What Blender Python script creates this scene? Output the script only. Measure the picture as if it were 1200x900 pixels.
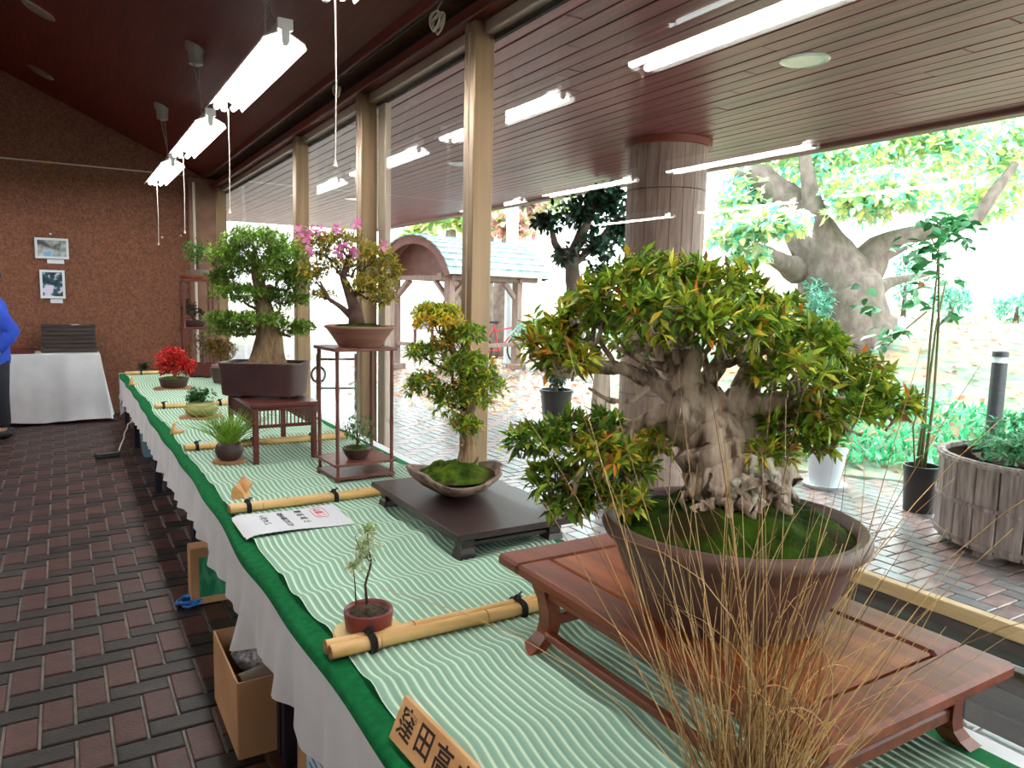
import bpy, math, random
import numpy as np
from mathutils import Vector, Matrix

random.seed(7)
rng = np.random.default_rng(7)
SC = bpy.context.scene
COL = SC.collection
for o in list(bpy.data.objects):
    bpy.data.objects.remove(o)

# ------------------------------------------------------------------ camera
EYE = Vector((0.0, 0.0, 1.40))
FPX = 870.0                                  # focal length in pixels of a 1200 x 900 frame
_Y = Vector((70 - 600, -(338 - 450), -FPX)).normalized()     # where the table's long edges run to
_Z = Vector((1, -0.022, 0)).cross(_Y).normalized()
_X = _Y.cross(_Z)
ROT = Matrix((_X, _Y, _Z))                   # world = ROT @ camera
cam_data = bpy.data.cameras.new('camera')
cam_data.sensor_width = 36.0
cam_data.lens = FPX / 1200 * 36
cam_data.clip_start = 0.02
cam_data.clip_end = 400
cam = bpy.data.objects.new('camera', cam_data)
COL.objects.link(cam)
cam.matrix_world = Matrix.Translation(EYE) @ ROT.to_4x4()
SC.camera = cam

# ------------------------------------------------------------------ sky, sun, exposure
W = bpy.data.worlds.new('sky')
SC.world = W
W.use_nodes = True
nt = W.node_tree
nt.nodes.clear()
w_out = nt.nodes.new('ShaderNodeOutputWorld')
w_bg = nt.nodes.new('ShaderNodeBackground')
w_tc = nt.nodes.new('ShaderNodeTexCoord')
w_sep = nt.nodes.new('ShaderNodeSeparateXYZ')
w_ramp = nt.nodes.new('ShaderNodeValToRGB')
w_ramp.color_ramp.elements[0].position = 0.0
w_ramp.color_ramp.elements[0].color = (0.88, 0.93, 0.93, 1)
w_ramp.color_ramp.elements[1].position = 1.0
w_ramp.color_ramp.elements[1].color = (0.80, 0.95, 1.0, 1)
nt.links.new(w_tc.outputs['Generated'], w_sep.inputs[0])
nt.links.new(w_sep.outputs['Z'], w_ramp.inputs[0])
nt.links.new(w_ramp.outputs[0], w_bg.inputs[0])
w_bg.inputs[1].default_value = 4.5
nt.links.new(w_bg.outputs[0], w_out.inputs[0])

sun_data = bpy.data.lights.new('sun', 'SUN')
sun_data.energy = 2.6
sun_data.angle = math.radians(12)
sun_data.color = (1.0, 0.975, 0.94)
sun = bpy.data.objects.new('sun', sun_data)
COL.objects.link(sun)
sun.rotation_euler = (math.radians(38), math.radians(6), math.radians(150))

vs = SC.view_settings
SC.display_settings.display_device = 'sRGB'
vs.view_transform = 'Standard'
vs.look = 'None'
vs.exposure = 0.7
vs.gamma = 1.0
vs.use_curve_mapping = False

LAMP = 24.0            # fluorescent tube emission

# ------------------------------------------------------------------ measuring helpers
def ray(px, py):
    return ROT @ Vector((px - 600, -(py - 450), -FPX))
def at_x(px, py, x):
    d = ray(px, py); return EYE + d * (x / d.x)
def at_y(px, py, y):
    d = ray(px, py); return EYE + d * (y / d.y)
def at_z(px, py, z):
    d = ray(px, py); return EYE + d * ((z - EYE.z) / d.z)
RT = ROT.transposed()
def depth(p):
    return -(RT @ (Vector(p) - EYE)).z
def upx(p):                                   # metres per pixel at point p
    return depth(p) / FPX
def project(p):
    c = RT @ (Vector(p) - EYE)
    if c.z > -0.01: return None
    return (600 + FPX * c.x / -c.z, 450 - FPX * c.y / -c.z)
def in_frame(p, m=30):
    q = project(p)
    return q is not None and -m < q[0] < 1200 + m and -m < q[1] < 900 + m
SIDE = Vector((_X.x, _Y.x, 0)).normalized()   # horizontal, across the view
VIEW = Vector((-SIDE.y, SIDE.x, 0))           # horizontal, away from the viewer

# ------------------------------------------------------------------ materials
MATS = {}
def nmix(nt, a, b, fac, blend='MIX'):
    n = nt.nodes.new('ShaderNodeMix'); n.data_type = 'RGBA'; n.blend_type = blend
    for s, v in ((n.inputs[0], fac), (n.inputs[6], a), (n.inputs[7], b)):
        if hasattr(v, 'is_linked') or isinstance(v, bpy.types.NodeSocket): nt.links.new(v, s)
        else: s.default_value = v if not isinstance(v, tuple) or len(v) == 4 else (*v, 1)
    return n.outputs[2]
def mat(name, c1, c2=None, scale=8.0, rough=0.6, bump=0.0, bscale=None, stretch=(1, 1, 1), metal=0.0,
        spec=0.5, detail=4.0, contrast=(0.35, 0.65), emit=None, coat=0.0, c3=None, c3scale=60, c3th=(0.6, 0.7), sheen=0.0, island=0.0):
    m = bpy.data.materials.new(name); m.use_nodes = True
    nt = m.node_tree; b = nt.nodes['Principled BSDF']
    b.inputs['Roughness'].default_value = rough
    b.inputs['Metallic'].default_value = metal
    b.inputs['Specular IOR Level'].default_value = spec
    b.inputs['Coat Weight'].default_value = coat
    b.inputs['Sheen Weight'].default_value = sheen
    tc = nt.nodes.new('ShaderNodeTexCoord'); mp = nt.nodes.new('ShaderNodeMapping')
    mp.inputs['Scale'].default_value = stretch
    nt.links.new(tc.outputs['Object'], mp.inputs[0])
    col = None
    if c2 is not None:
        n = nt.nodes.new('ShaderNodeTexNoise'); n.inputs['Scale'].default_value = scale; n.inputs['Detail'].default_value = detail
        nt.links.new(mp.outputs[0], n.inputs['Vector'])
        r = nt.nodes.new('ShaderNodeValToRGB')
        r.color_ramp.elements[0].position, r.color_ramp.elements[1].position = contrast
        r.color_ramp.elements[0].color = (*c1, 1); r.color_ramp.elements[1].color = (*c2, 1)
        nt.links.new(n.outputs[0], r.inputs[0]); col = r.outputs[0]
        if c3 is not None:
            n3 = nt.nodes.new('ShaderNodeTexNoise'); n3.inputs['Scale'].default_value = c3scale; n3.inputs['Detail'].default_value = 3
            nt.links.new(mp.outputs[0], n3.inputs['Vector'])
            r3 = nt.nodes.new('ShaderNodeValToRGB')
            r3.color_ramp.elements[0].position, r3.color_ramp.elements[1].position = c3th
            nt.links.new(n3.outputs[0], r3.inputs[0])
            col = nmix(nt, col, (*c3, 1), r3.outputs[0])
        if island:
            g = nt.nodes.new('ShaderNodeNewGeometry'); oi = nt.nodes.new('ShaderNodeObjectInfo')
            ad = nt.nodes.new('ShaderNodeMath'); ad.operation = 'ADD'
            nt.links.new(g.outputs['Random Per Island'], ad.inputs[0]); nt.links.new(oi.outputs['Random'], ad.inputs[1])
            fr = nt.nodes.new('ShaderNodeMath'); fr.operation = 'FRACT'; nt.links.new(ad.outputs[0], fr.inputs[0])
            mr = nt.nodes.new('ShaderNodeMapRange'); mr.inputs[3].default_value = 1 - island; mr.inputs[4].default_value = 1 + island
            nt.links.new(fr.outputs[0], mr.inputs[0])
            hs = nt.nodes.new('ShaderNodeHueSaturation'); nt.links.new(mr.outputs[0], hs.inputs['Value']); nt.links.new(col, hs.inputs['Color'])
            col = hs.outputs[0]
        nt.links.new(col, b.inputs['Base Color'])
    else:
        b.inputs['Base Color'].default_value = (*c1, 1)
    if bump:
        nb = nt.nodes.new('ShaderNodeTexNoise'); nb.inputs['Scale'].default_value = bscale or scale * 2; nb.inputs['Detail'].default_value = 5
        nt.links.new(mp.outputs[0], nb.inputs['Vector'])
        bp = nt.nodes.new('ShaderNodeBump'); bp.inputs['Strength'].default_value = bump; bp.inputs['Distance'].default_value = 0.01
        nt.links.new(nb.outputs[0], bp.inputs['Height']); nt.links.new(bp.outputs[0], b.inputs['Normal'])
    if emit:
        b.inputs['Emission Color'].default_value = (*emit[0], 1); b.inputs['Emission Strength'].default_value = emit[1]
    MATS[name] = m
    return m

def leaf_mat(name, rough=0.45, trans=0.3, spec=0.4, tint=1.0):
    m = bpy.data.materials.new(name); m.use_nodes = True
    nt = m.node_tree; b = nt.nodes['Principled BSDF']; out = nt.nodes['Material Output']
    a = nt.nodes.new('ShaderNodeAttribute'); a.attribute_name = 'Col'
    nt.links.new(a.outputs['Color'], b.inputs['Base Color'])
    b.inputs['Roughness'].default_value = rough; b.inputs['Specular IOR Level'].default_value = spec
    t = nt.nodes.new('ShaderNodeBsdfTranslucent'); nt.links.new(a.outputs['Color'], t.inputs[0])
    mx = nt.nodes.new('ShaderNodeMixShader'); mx.inputs[0].default_value = trans
    nt.links.new(b.outputs[0], mx.inputs[1]); nt.links.new(t.outputs[0], mx.inputs[2]); nt.links.new(mx.outputs[0], out.inputs[0])
    MATS[name] = m
    return m

def glass_mat():
    m = bpy.data.materials.new('window_glass'); m.use_nodes = True
    nt = m.node_tree; nt.nodes.clear()
    out = nt.nodes.new('ShaderNodeOutputMaterial'); tr = nt.nodes.new('ShaderNodeBsdfTransparent'); gl = nt.nodes.new('ShaderNodeBsdfGlossy')
    tr.inputs[0].default_value = (0.97, 0.985, 0.98, 1); gl.inputs['Roughness'].default_value = 0.0
    lw = nt.nodes.new('ShaderNodeLayerWeight')
    pw = nt.nodes.new('ShaderNodeMath'); pw.operation = 'POWER'; pw.inputs[1].default_value = 5.0
    ml = nt.nodes.new('ShaderNodeMath'); ml.operation = 'MULTIPLY_ADD'; ml.inputs[1].default_value = 0.95; ml.inputs[2].default_value = 0.045
    nt.links.new(lw.outputs['Facing'], pw.inputs[0]); nt.links.new(pw.outputs[0], ml.inputs[0])
    lw.inputs[0].default_value = 0.5
    mx = nt.nodes.new('ShaderNodeMixShader')
    nt.links.new(ml.outputs[0], mx.inputs[0]); nt.links.new(tr.outputs[0], mx.inputs[1]); nt.links.new(gl.outputs[0], mx.inputs[2])
    nt.links.new(mx.outputs[0], out.inputs[0])
    MATS['window_glass'] = m
    return m

# ------------------------------------------------------------------ objects
def base_name(n): return n
def tag(o, label=None, cat=None, group=None, kind=None):
    if label: o['label'] = label
    if cat: o['category'] = cat
    if group: o['group'] = group
    if kind: o['kind'] = kind
    return o
def thing(name, label, cat, loc, group=None, kind=None, rz=0.0):
    o = bpy.data.objects.new(name, None); o.empty_display_size = 0.05
    COL.objects.link(o); o.location = loc; o.rotation_euler = (0, 0, rz)
    return tag(o, label, cat, group, kind)
def world_loc(o):
    p = Vector(o.location)
    while o.parent: o = o.parent; p = p + Vector(o.location)
    return p

_CB = {}
class MB:
    def __init__(s): s.v = []; s.f = []; s.m = []; s.c = None
    def add(s, vs, fs, mi=0):
        n = len(s.v); s.v.extend([tuple(v) for v in vs]); s.f.extend([tuple(i + n for i in f) for f in fs]); s.m.extend([mi] * len(fs)); return s
    def box(s, c, d, rz=0.0, bv=0.0, mi=0, M=None):
        hx, hy, hz = d[0] / 2, d[1] / 2, d[2] / 2
        if bv <= 0:
            vs = [(x * hx, y * hy, z * hz) for z in (-1, 1) for y in (-1, 1) for x in (-1, 1)]
            fs = [(0, 2, 3, 1), (4, 5, 7, 6), (0, 1, 5, 4), (2, 6, 7, 3), (0, 4, 6, 2), (1, 3, 7, 5)]
        else:
            b = min(bv, hx * .9, hy * .9, hz * .9); vs = []; ix = {}
            for sx in (-1, 1):
                for sy in (-1, 1):
                    for sz in (-1, 1):
                        for ax in range(3):
                            p = [sx * (hx - b), sy * (hy - b), sz * (hz - b)]; p[ax] = (sx * hx, sy * hy, sz * hz)[ax]
                            ix[(sx, sy, sz, ax)] = len(vs); vs.append(tuple(p))
            fs = []
            for sg in (-1, 1):
                fs.append([ix[(sg, a, b_, 0)] for a, b_ in ((-1, -1), (1, -1), (1, 1), (-1, 1))][::sg])
                fs.append([ix[(a, sg, b_, 1)] for a, b_ in ((-1, -1), (-1, 1), (1, 1), (1, -1))][::sg])
                fs.append([ix[(a, b_, sg, 2)] for a, b_ in ((-1, -1), (1, -1), (1, 1), (-1, 1))][::sg])
            for a in (-1, 1):
                for b_ in (-1, 1):
                    fs.append([ix[(-1, a, b_, 1)], ix[(1, a, b_, 1)], ix[(1, a, b_, 2)], ix[(-1, a, b_, 2)]][::-a * b_])
                    fs.append([ix[(a, -1, b_, 0)], ix[(a, 1, b_, 0)], ix[(a, 1, b_, 2)], ix[(a, -1, b_, 2)]][::a * b_])
                    fs.append([ix[(a, b_, -1, 0)], ix[(a, b_, 1, 0)], ix[(a, b_, 1, 1)], ix[(a, b_, -1, 1)]][::-a * b_])
                    for cz in (-1, 1):
                        fs.append([ix[(a, b_, cz, 0)], ix[(a, b_, cz, 1)], ix[(a, b_, cz, 2)]][::a * b_ * cz])
        if M is None: M = Matrix.Translation(Vector(c)) @ Matrix.Rotation(rz, 4, 'Z')
        else: M = Matrix.Translation(Vector(c)) @ M.to_4x4()
        out = []
        for f in fs:
            a, b_, c_ = Vector(vs[f[0]]), Vector(vs[f[1]]), Vector(vs[f[2]])
            out.append(f if (b_ - a).cross(c_ - a).dot(a + b_ + c_) > 0 else tuple(f)[::-1])
        return s.add([M @ Vector(v) for v in vs], out, mi)
    def tube(s, pts, r, n=8, mi=0, cap=True):
        pts = [Vector(p) for p in pts]; k = len(pts)
        rs = r if hasattr(r, '__len__') else [r] * k
        t0 = (pts[1] - pts[0]).normalized()
        a = t0.orthogonal().normalized(); vs = []
        for i in range(k):
            t = (pts[min(i + 1, k - 1)] - pts[max(i - 1, 0)])
            if t.length < 1e-9: t = t0
            t.normalize(); a = a - t * a.dot(t)
            if a.length < 1e-6: a = t.orthogonal()
            a.normalize(); b = t.cross(a)
            for j in range(n):
                an = 2 * math.pi * j / n
                vs.append(pts[i] + (a * math.cos(an) + b * math.sin(an)) * rs[i])
        fs = [(i * n + j, i * n + (j + 1) % n, (i + 1) * n + (j + 1) % n, (i + 1) * n + j) for i in range(k - 1) for j in range(n)]
        if cap: fs += [tuple(range(n))[::-1], tuple((k - 1) * n + j for j in range(n))]
        return s.add(vs, fs, mi)
    def lathe(s, prof, c=(0, 0, 0), n=40, mi=0, sx=1.0, sy=1.0, wob=None, rz=0.0):
        c = Vector(c); vs = []; k = len(prof)
        for i, (r, z) in enumerate(prof):
            for j in range(n):
                an = 2 * math.pi * j / n; rr = r * (wob(an, z) if wob else 1)
                x, y = rr * math.cos(an) * sx, rr * math.sin(an) * sy
                vs.append(c + Vector((x * math.cos(rz) - y * math.sin(rz), x * math.sin(rz) + y * math.cos(rz), z)))
        fs = [(i * n + j, i * n + (j + 1) % n, (i + 1) * n + (j + 1) % n, (i + 1) * n + j) for i in range(k - 1) for j in range(n)]
        if prof[0][0] > 1e-6: fs.append(tuple(range(n))[::-1])
        if prof[-1][0] > 1e-6: fs.append(tuple((k - 1) * n + j for j in range(n)))
        return s.add(vs, fs, mi)
    def grid(s, fn, nu, nv, mi=0, flip=False):
        vs = [fn(i / nu, j / nv) for j in range(nv + 1) for i in range(nu + 1)]
        fs = [(j * (nu + 1) + i, j * (nu + 1) + i + 1, (j + 1) * (nu + 1) + i + 1, (j + 1) * (nu + 1) + i) for j in range(nv) for i in range(nu)]
        if flip: fs = [f[::-1] for f in fs]
        return s.add(vs, fs, mi)
    def ell(s, c, r, nu=14, nv=9, mi=0, noise=0.0):
        c = Vector(c); vs = []
        for j in range(nv + 1):
            ph = math.pi * j / nv
            for i in range(nu):
                th = 2 * math.pi * i / nu; q = 1 + noise * (random.random() - .5)
                vs.append(c + Vector((r[0] * math.sin(ph) * math.cos(th) * q, r[1] * math.sin(ph) * math.sin(th) * q, -r[2] * math.cos(ph) * q)))
        fs = [(j * nu + i, j * nu + (i + 1) % nu, (j + 1) * nu + (i + 1) % nu, (j + 1) * nu + i) for j in range(nv) for i in range(nu)]
        return s.add(vs, fs, mi)
    def prism(s, poly, fn, d0, d1, mi=0):
        # poly: 2-D outline; fn(u, v, w) -> world point; extruded from w=d0 to d1
        n = len(poly)
        vs = [fn(u, v, d0) for u, v in poly] + [fn(u, v, d1) for u, v in poly]
        fs = [tuple(range(n))[::-1], tuple(range(n, 2 * n))] + [(i, (i + 1) % n, n + (i + 1) % n, n + i) for i in range(n)]
        return s.add(vs, fs, mi)
    def mesh(s, name, mats, off=(0, 0, 0), smooth=False):
        me = bpy.data.meshes.new(name)
        ox, oy, oz = off
        me.from_pydata([(v[0] - ox, v[1] - oy, v[2] - oz) for v in s.v], [], s.f)
        if not isinstance(mats, (list, tuple)): mats = [mats]
        for m in mats: me.materials.append(MATS[m] if isinstance(m, str) else m)
        if len(mats) > 1: me.polygons.foreach_set('material_index', s.m)
        if smooth:
            me.polygons.foreach_set('use_smooth', [True] * len(me.polygons))
            if smooth != 'all':
                me.set_sharp_from_angle(angle=math.radians(40))
        return me
    def build(s, name, mats, parent=None, smooth=False, loc=None, label=None, cat=None, group=None, kind=None):
        if parent is not None: off = world_loc(parent); ol = (0, 0, 0)
        elif loc is not None: off = Vector(loc); ol = loc
        else: off = Vector((0, 0, 0)); ol = (0, 0, 0)
        o = bpy.data.objects.new(name, s.mesh(name, mats, off, smooth))
        COL.objects.link(o); o.location = ol
        if parent is not None: o.parent = parent
        return tag(o, label, cat, group, kind)

def link_mesh(name, me, loc, parent=None, rz=0.0, M=None):
    o = bpy.data.objects.new(name, me); COL.objects.link(o)
    if parent is not None:
        o.parent = parent; loc = Vector(loc) - world_loc(parent)
    if M is not None: o.matrix_local = Matrix.Translation(Vector(loc)) @ M
    else: o.location = loc; o.rotation_euler = (0, 0, rz)
    return o

def copy_thing(root, loc):
    c = root.copy(); COL.objects.link(c); c.location = loc
    for ch in list(root.children):
        d = ch.copy(); COL.objects.link(d); d.parent = c
        for g in list(ch.children):
            e = g.copy(); COL.objects.link(e); e.parent = d
    return c

# ------------------------------------------------------------------ foliage
LEAF = (np.array([(0, 0, 0), (-.155, .45, .05), (.155, .45, .05), (0, .5, -.02), (0, 1, -.1)]), [(0, 2, 3), (0, 3, 1), (3, 2, 4), (1, 3, 4)])
NEEDLE = (np.array([(0, 0, 0), (-.13, .5, .03), (.13, .5, .03), (0, 1, 0)]), [(0, 2, 3, 1)])
BROAD = (np.array([(0, 0, 0), (-.26, .3, .05), (.26, .3, .05), (-.24, .65, .04), (.24, .65, .04), (0, .3, -.02), (0, .66, -.04), (0, 1, -.12)]),
         [(0, 2, 5), (0, 5, 1), (5, 2, 4, 6), (1, 5, 6, 3), (6, 4, 7), (3, 6, 7)])
PETAL = (np.array([(0, 0, 0), (-.34, .45, .05), (.34, .45, .05), (-.2, .9, .0), (.2, .9, .0)]), [(0, 2, 1), (1, 2, 4, 3)])
def frames(dirs):
    Y = dirs / np.maximum(np.linalg.norm(dirs, axis=1, keepdims=True), 1e-9)
    up = np.tile(np.array([0, 0, 1.0]), (len(Y), 1)) + rng.normal(0, .35, Y.shape)
    Z = up - Y * (up * Y).sum(1, keepdims=True); Z /= np.maximum(np.linalg.norm(Z, axis=1, keepdims=True), 1e-9)
    return np.cross(Y, Z), Y, Z
def leaf_mesh(name, pos, dirs, size, cols, tmpl, m, off=(0, 0, 0)):
    T, F = tmpl; N = len(pos); k = len(T)
    X, Y, Z = frames(dirs)
    s = np.asarray(size).reshape(N, 1, 1)
    V = pos[:, None, :] + s * (T[None, :, 0:1] * X[:, None, :] + T[None, :, 1:2] * Y[:, None, :] + T[None, :, 2:3] * Z[:, None, :])
    V = V.reshape(-1, 3) - np.array(off)
    me = bpy.data.meshes.new(name)
    base = (np.arange(N) * k)[:, None]
    lens = [len(f) for f in F]; flat = np.array([i for f in F for i in f])
    loops = (base + flat[None, :]).ravel()
    tot = np.tile(np.array(lens), N); start = np.concatenate([[0], np.cumsum(tot)[:-1]])
    me.vertices.add(len(V)); me.loops.add(len(loops)); me.polygons.add(len(tot))
    me.vertices.foreach_set('co', V.astype(np.float32).ravel())
    me.loops.foreach_set('vertex_index', loops.astype(np.int32))
    me.polygons.foreach_set('loop_start', start.astype(np.int32))
    me.polygons.foreach_set('loop_total', tot.astype(np.int32))
    at = me.attributes.new('Col', 'FLOAT_COLOR', 'POINT')
    C = np.concatenate([np.repeat(np.asarray(cols), k, axis=0), np.ones((N * k, 1))], axis=1)
    at.data.foreach_set('color', C.astype(np.float32).ravel())
    me.materials.append(MATS[m]); me.update(calc_edges=True); me.validate()
    return me
def leaf_obj(name, pos, dirs, size, cols, tmpl, m, parent=None, loc=None, kind='stuff', **k):
    off = world_loc(parent) if parent is not None else Vector(loc or (0, 0, 0))
    o = bpy.data.objects.new(name, leaf_mesh(name, pos, dirs, size, cols, tmpl, m, tuple(off))); COL.objects.link(o)
    if parent is not None: o.parent = parent
    else: o.location = off
    return tag(o, kind=kind, **k)
def palette(N, cols, w, jit=.18):
    idx = rng.choice(len(cols), N, p=np.array(w) / sum(w))
    return np.clip(np.array(cols)[idx] * (1 + rng.normal(0, jit, (N, 1))), 0.003, 1)
def unit_rand(N):
    d = rng.normal(0, 1, (N, 3)); return d / np.linalg.norm(d, axis=1, keepdims=True)
def pad_tips(c, r, N, low=0.35, rmin=0.62):
    """shoot tips in an ellipsoid shell: r = (across the view, along the view, up)"""
    d = unit_rand(N * 3); keep = (d[:, 2] > -0.25) | (rng.random(N * 3) < low); d = d[keep][:N]
    rad = rng.uniform(rmin, 1.0, (len(d), 1))
    loc = d * rad
    S = np.array(SIDE); Vw = np.array(VIEW); U = np.array((0, 0, 1.0))
    p = np.array(c) + loc[:, 0:1] * r[0] * S + loc[:, 1:2] * r[1] * Vw + loc[:, 2:3] * r[2] * U
    out = d[:, 0:1] * S + d[:, 1:2] * Vw + d[:, 2:3] * U + np.array((0, 0, .35))
    return p, out / np.linalg.norm(out, axis=1, keepdims=True)
def rosettes(p, d, k, size, spread=0.9):
    N = len(p)
    P = np.repeat(p, k, axis=0); D = np.repeat(d, k, axis=0)
    rd = unit_rand(N * k); rd -= D * (rd * D).sum(1, keepdims=True); rd /= np.maximum(np.linalg.norm(rd, axis=1, keepdims=True), 1e-6)
    dirs = D * rng.uniform(.2, .9, (N * k, 1)) + rd * spread
    sz = size * rng.uniform(.6, 1.15, N * k)
    P = P - D * (sz * rng.uniform(0, .5, N * k))[:, None]
    return P, dirs, sz
def bend(a, b, n=5, wob=0.12, sag=0.0):
    a = Vector(a); b = Vector(b); L = (b - a).length; pts = []
    for i in range(n + 1):
        t = i / n; q = a.lerp(b, t)
        if 0 < i < n: q = q + Vector((random.uniform(-1, 1), random.uniform(-1, 1), random.uniform(-1, 1))) * L * wob * .5
        q.z -= sag * L * math.sin(math.pi * t); pts.append(q)
    return pts
def taper(a, b, n): return [a + (b - a) * i / n for i in range(n + 1)]
def mound(mb, c, r, h, sx=1, sy=1, n=44, rings=9, amp=0.12, seed=0, mi=0, rz=0.0):
    rg = random.Random(seed); ph = [rg.uniform(0, 6.3) for _ in range(8)]; vs = []; c = Vector(c)
    for i in range(rings + 1):
        q = i / rings
        for j in range(n):
            an = 2 * math.pi * j / n
            x, y = q * r * math.cos(an) * sx, q * r * math.sin(an) * sy
            u, v = x / r, y / r
            bz = .5 * math.sin(5 * u + ph[0] + 2 * v) + .5 * math.sin(6 * v + ph[1]) + .5 * math.sin(11 * u - 7 * v + ph[2]) + .35 * math.sin(17 * u + 13 * v + ph[3]) + .3 * math.sin(25 * v - 21 * u + ph[4])
            z = h * (1 - q ** 2.2) + h * amp * bz * (1 - q ** 6)
            vs.append(c + Vector((x * math.cos(rz) - y * math.sin(rz), x * math.sin(rz) + y * math.cos(rz), z)))
    fs = [(i * n + j, i * n + (j + 1) % n, (i + 1) * n + (j + 1) % n, (i + 1) * n + j) for i in range(rings) for j in range(n)]
    return mb.add(vs, [f[::-1] for f in fs], mi)

def text_mesh(name, body, size, m, M, parent, off=0.0):
    cu = bpy.data.curves.new(name, 'FONT'); cu.body = body; cu.size = size; cu.align_x = 'CENTER'; cu.align_y = 'CENTER'
    cu.extrude = 0.0004; cu.offset = off
    t = bpy.data.objects.new(name, cu); COL.objects.link(t)
    dg = bpy.context.evaluated_depsgraph_get()
    me = bpy.data.meshes.new_from_object(t.evaluated_get(dg)); bpy.data.objects.remove(t); bpy.data.curves.remove(cu)
    me.name = name; me.materials.clear(); me.materials.append(MATS[m])
    o = bpy.data.objects.new(name, me); COL.objects.link(o); o.parent = parent
    o.matrix_local = Matrix.Translation(-world_loc(parent)) @ M
    return o

def lin(r, g, b):
    return tuple(((c / 255) / 12.92 if c <= 10 else ((c / 255 + .055) / 1.055) ** 2.4) for c in (r, g, b))

# ------------------------------------------------------------------ material library
mat('mortar', lin(92, 86, 78), lin(120, 112, 102), 14, .7)
mat('brick_red', lin(56, 28, 24), lin(76, 40, 34), 18, .46, bump=.25, bscale=90, island=.16, spec=.32)
mat('brick_reflect_tone', lin(30, 25, 24), lin(44, 37, 34), 18, .42, bump=.25, bscale=90, island=.2, spec=.2)  # darker tone for one laying direction paints in a reflection difference
mat('paver_sky_reflect', lin(120, 122, 124), lin(146, 142, 140), 9, .24, bump=.12, bscale=70, island=.12, spec=.6)  # bluish sky reflection is put into the paver colours
mat('paver_pink', lin(140, 118, 114), lin(156, 138, 134), 9, .24, bump=.12, bscale=70, island=.12, spec=.6)
mat('joint_grey', lin(96, 92, 92), lin(120, 116, 112), 10, .7)
mat('wall_aggregate', lin(108, 64, 46), lin(138, 90, 64), 40, .75, bump=.8, bscale=110, c3=lin(62, 36, 32), c3scale=85, c3th=(.56, .66))
mat('ceiling_wood', lin(82, 20, 13), lin(104, 33, 22), 5, .5, stretch=(6, .35, 6), bump=.05, spec=.28)
mat('beam_wood', lin(88, 28, 20), lin(108, 40, 28), 5, .4, stretch=(6, .35, 6))
mat('soffit_wood', lin(118, 60, 60), lin(148, 86, 86), 6, .36, stretch=(7, .3, 7), bump=.06, island=.17, c3=lin(84, 46, 40), c3scale=3.0, c3th=(.55, .75))
mat('dark_gap', lin(22, 18, 17), rough=.8)
mat('bronze', lin(128, 104, 76), lin(146, 120, 90), 3, .38, metal=.45, stretch=(8, 8, .3))
mat('bronze_dark', lin(62, 48, 38), rough=.4, metal=.5)
mat('alu_pale', lin(172, 152, 138), lin(186, 168, 152), 3, .4, metal=.3)
mat('alu_white', lin(206, 212, 212), rough=.45)
mat('plaster', lin(120, 88, 72), lin(140, 104, 86), 6, .8)
mat('stone_panel', lin(128, 104, 92), lin(160, 136, 122), 7, .6, stretch=(5, 5, .5), bump=.12, island=.07)
mat('collar_red', lin(122, 58, 42), rough=.45)
mat('fascia_wood', lin(104, 70, 60), lin(132, 94, 82), 5, .5, stretch=(6, .3, 6))
mat('white_enamel', lin(226, 228, 226), rough=.4)
mat('grey_metal', lin(150, 148, 144), rough=.4, metal=.3)
mat('chain_metal', lin(150, 140, 130), rough=.5, metal=.2)
mat('tube_light', (1, 1, 1), emit=((1.0, 0.985, 0.95), LAMP))
mat('lens_grey', lin(112, 124, 132), rough=.25, spec=.6)
mat('chrome_ring', lin(196, 194, 190), rough=.25, metal=.7)
mat('cord_white', lin(206, 196, 184), rough=.6)
mat('lawn_soil', lin(100, 120, 98), lin(148, 162, 140), 5, .9, bump=.5, bscale=60, c3=lin(178, 140, 112), c3scale=2.2, c3th=(.48, .6))
mat('gravel_ground', lin(176, 160, 146), lin(206, 192, 178), 4, .9, bump=.2, bscale=80)
glass_mat()
leaf_mat('leaf', trans=.38); leaf_mat('leaf_waxy', rough=.28, trans=.18, spec=.5); leaf_mat('leaf_thin', rough=.55, trans=.5, spec=.25)

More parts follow.
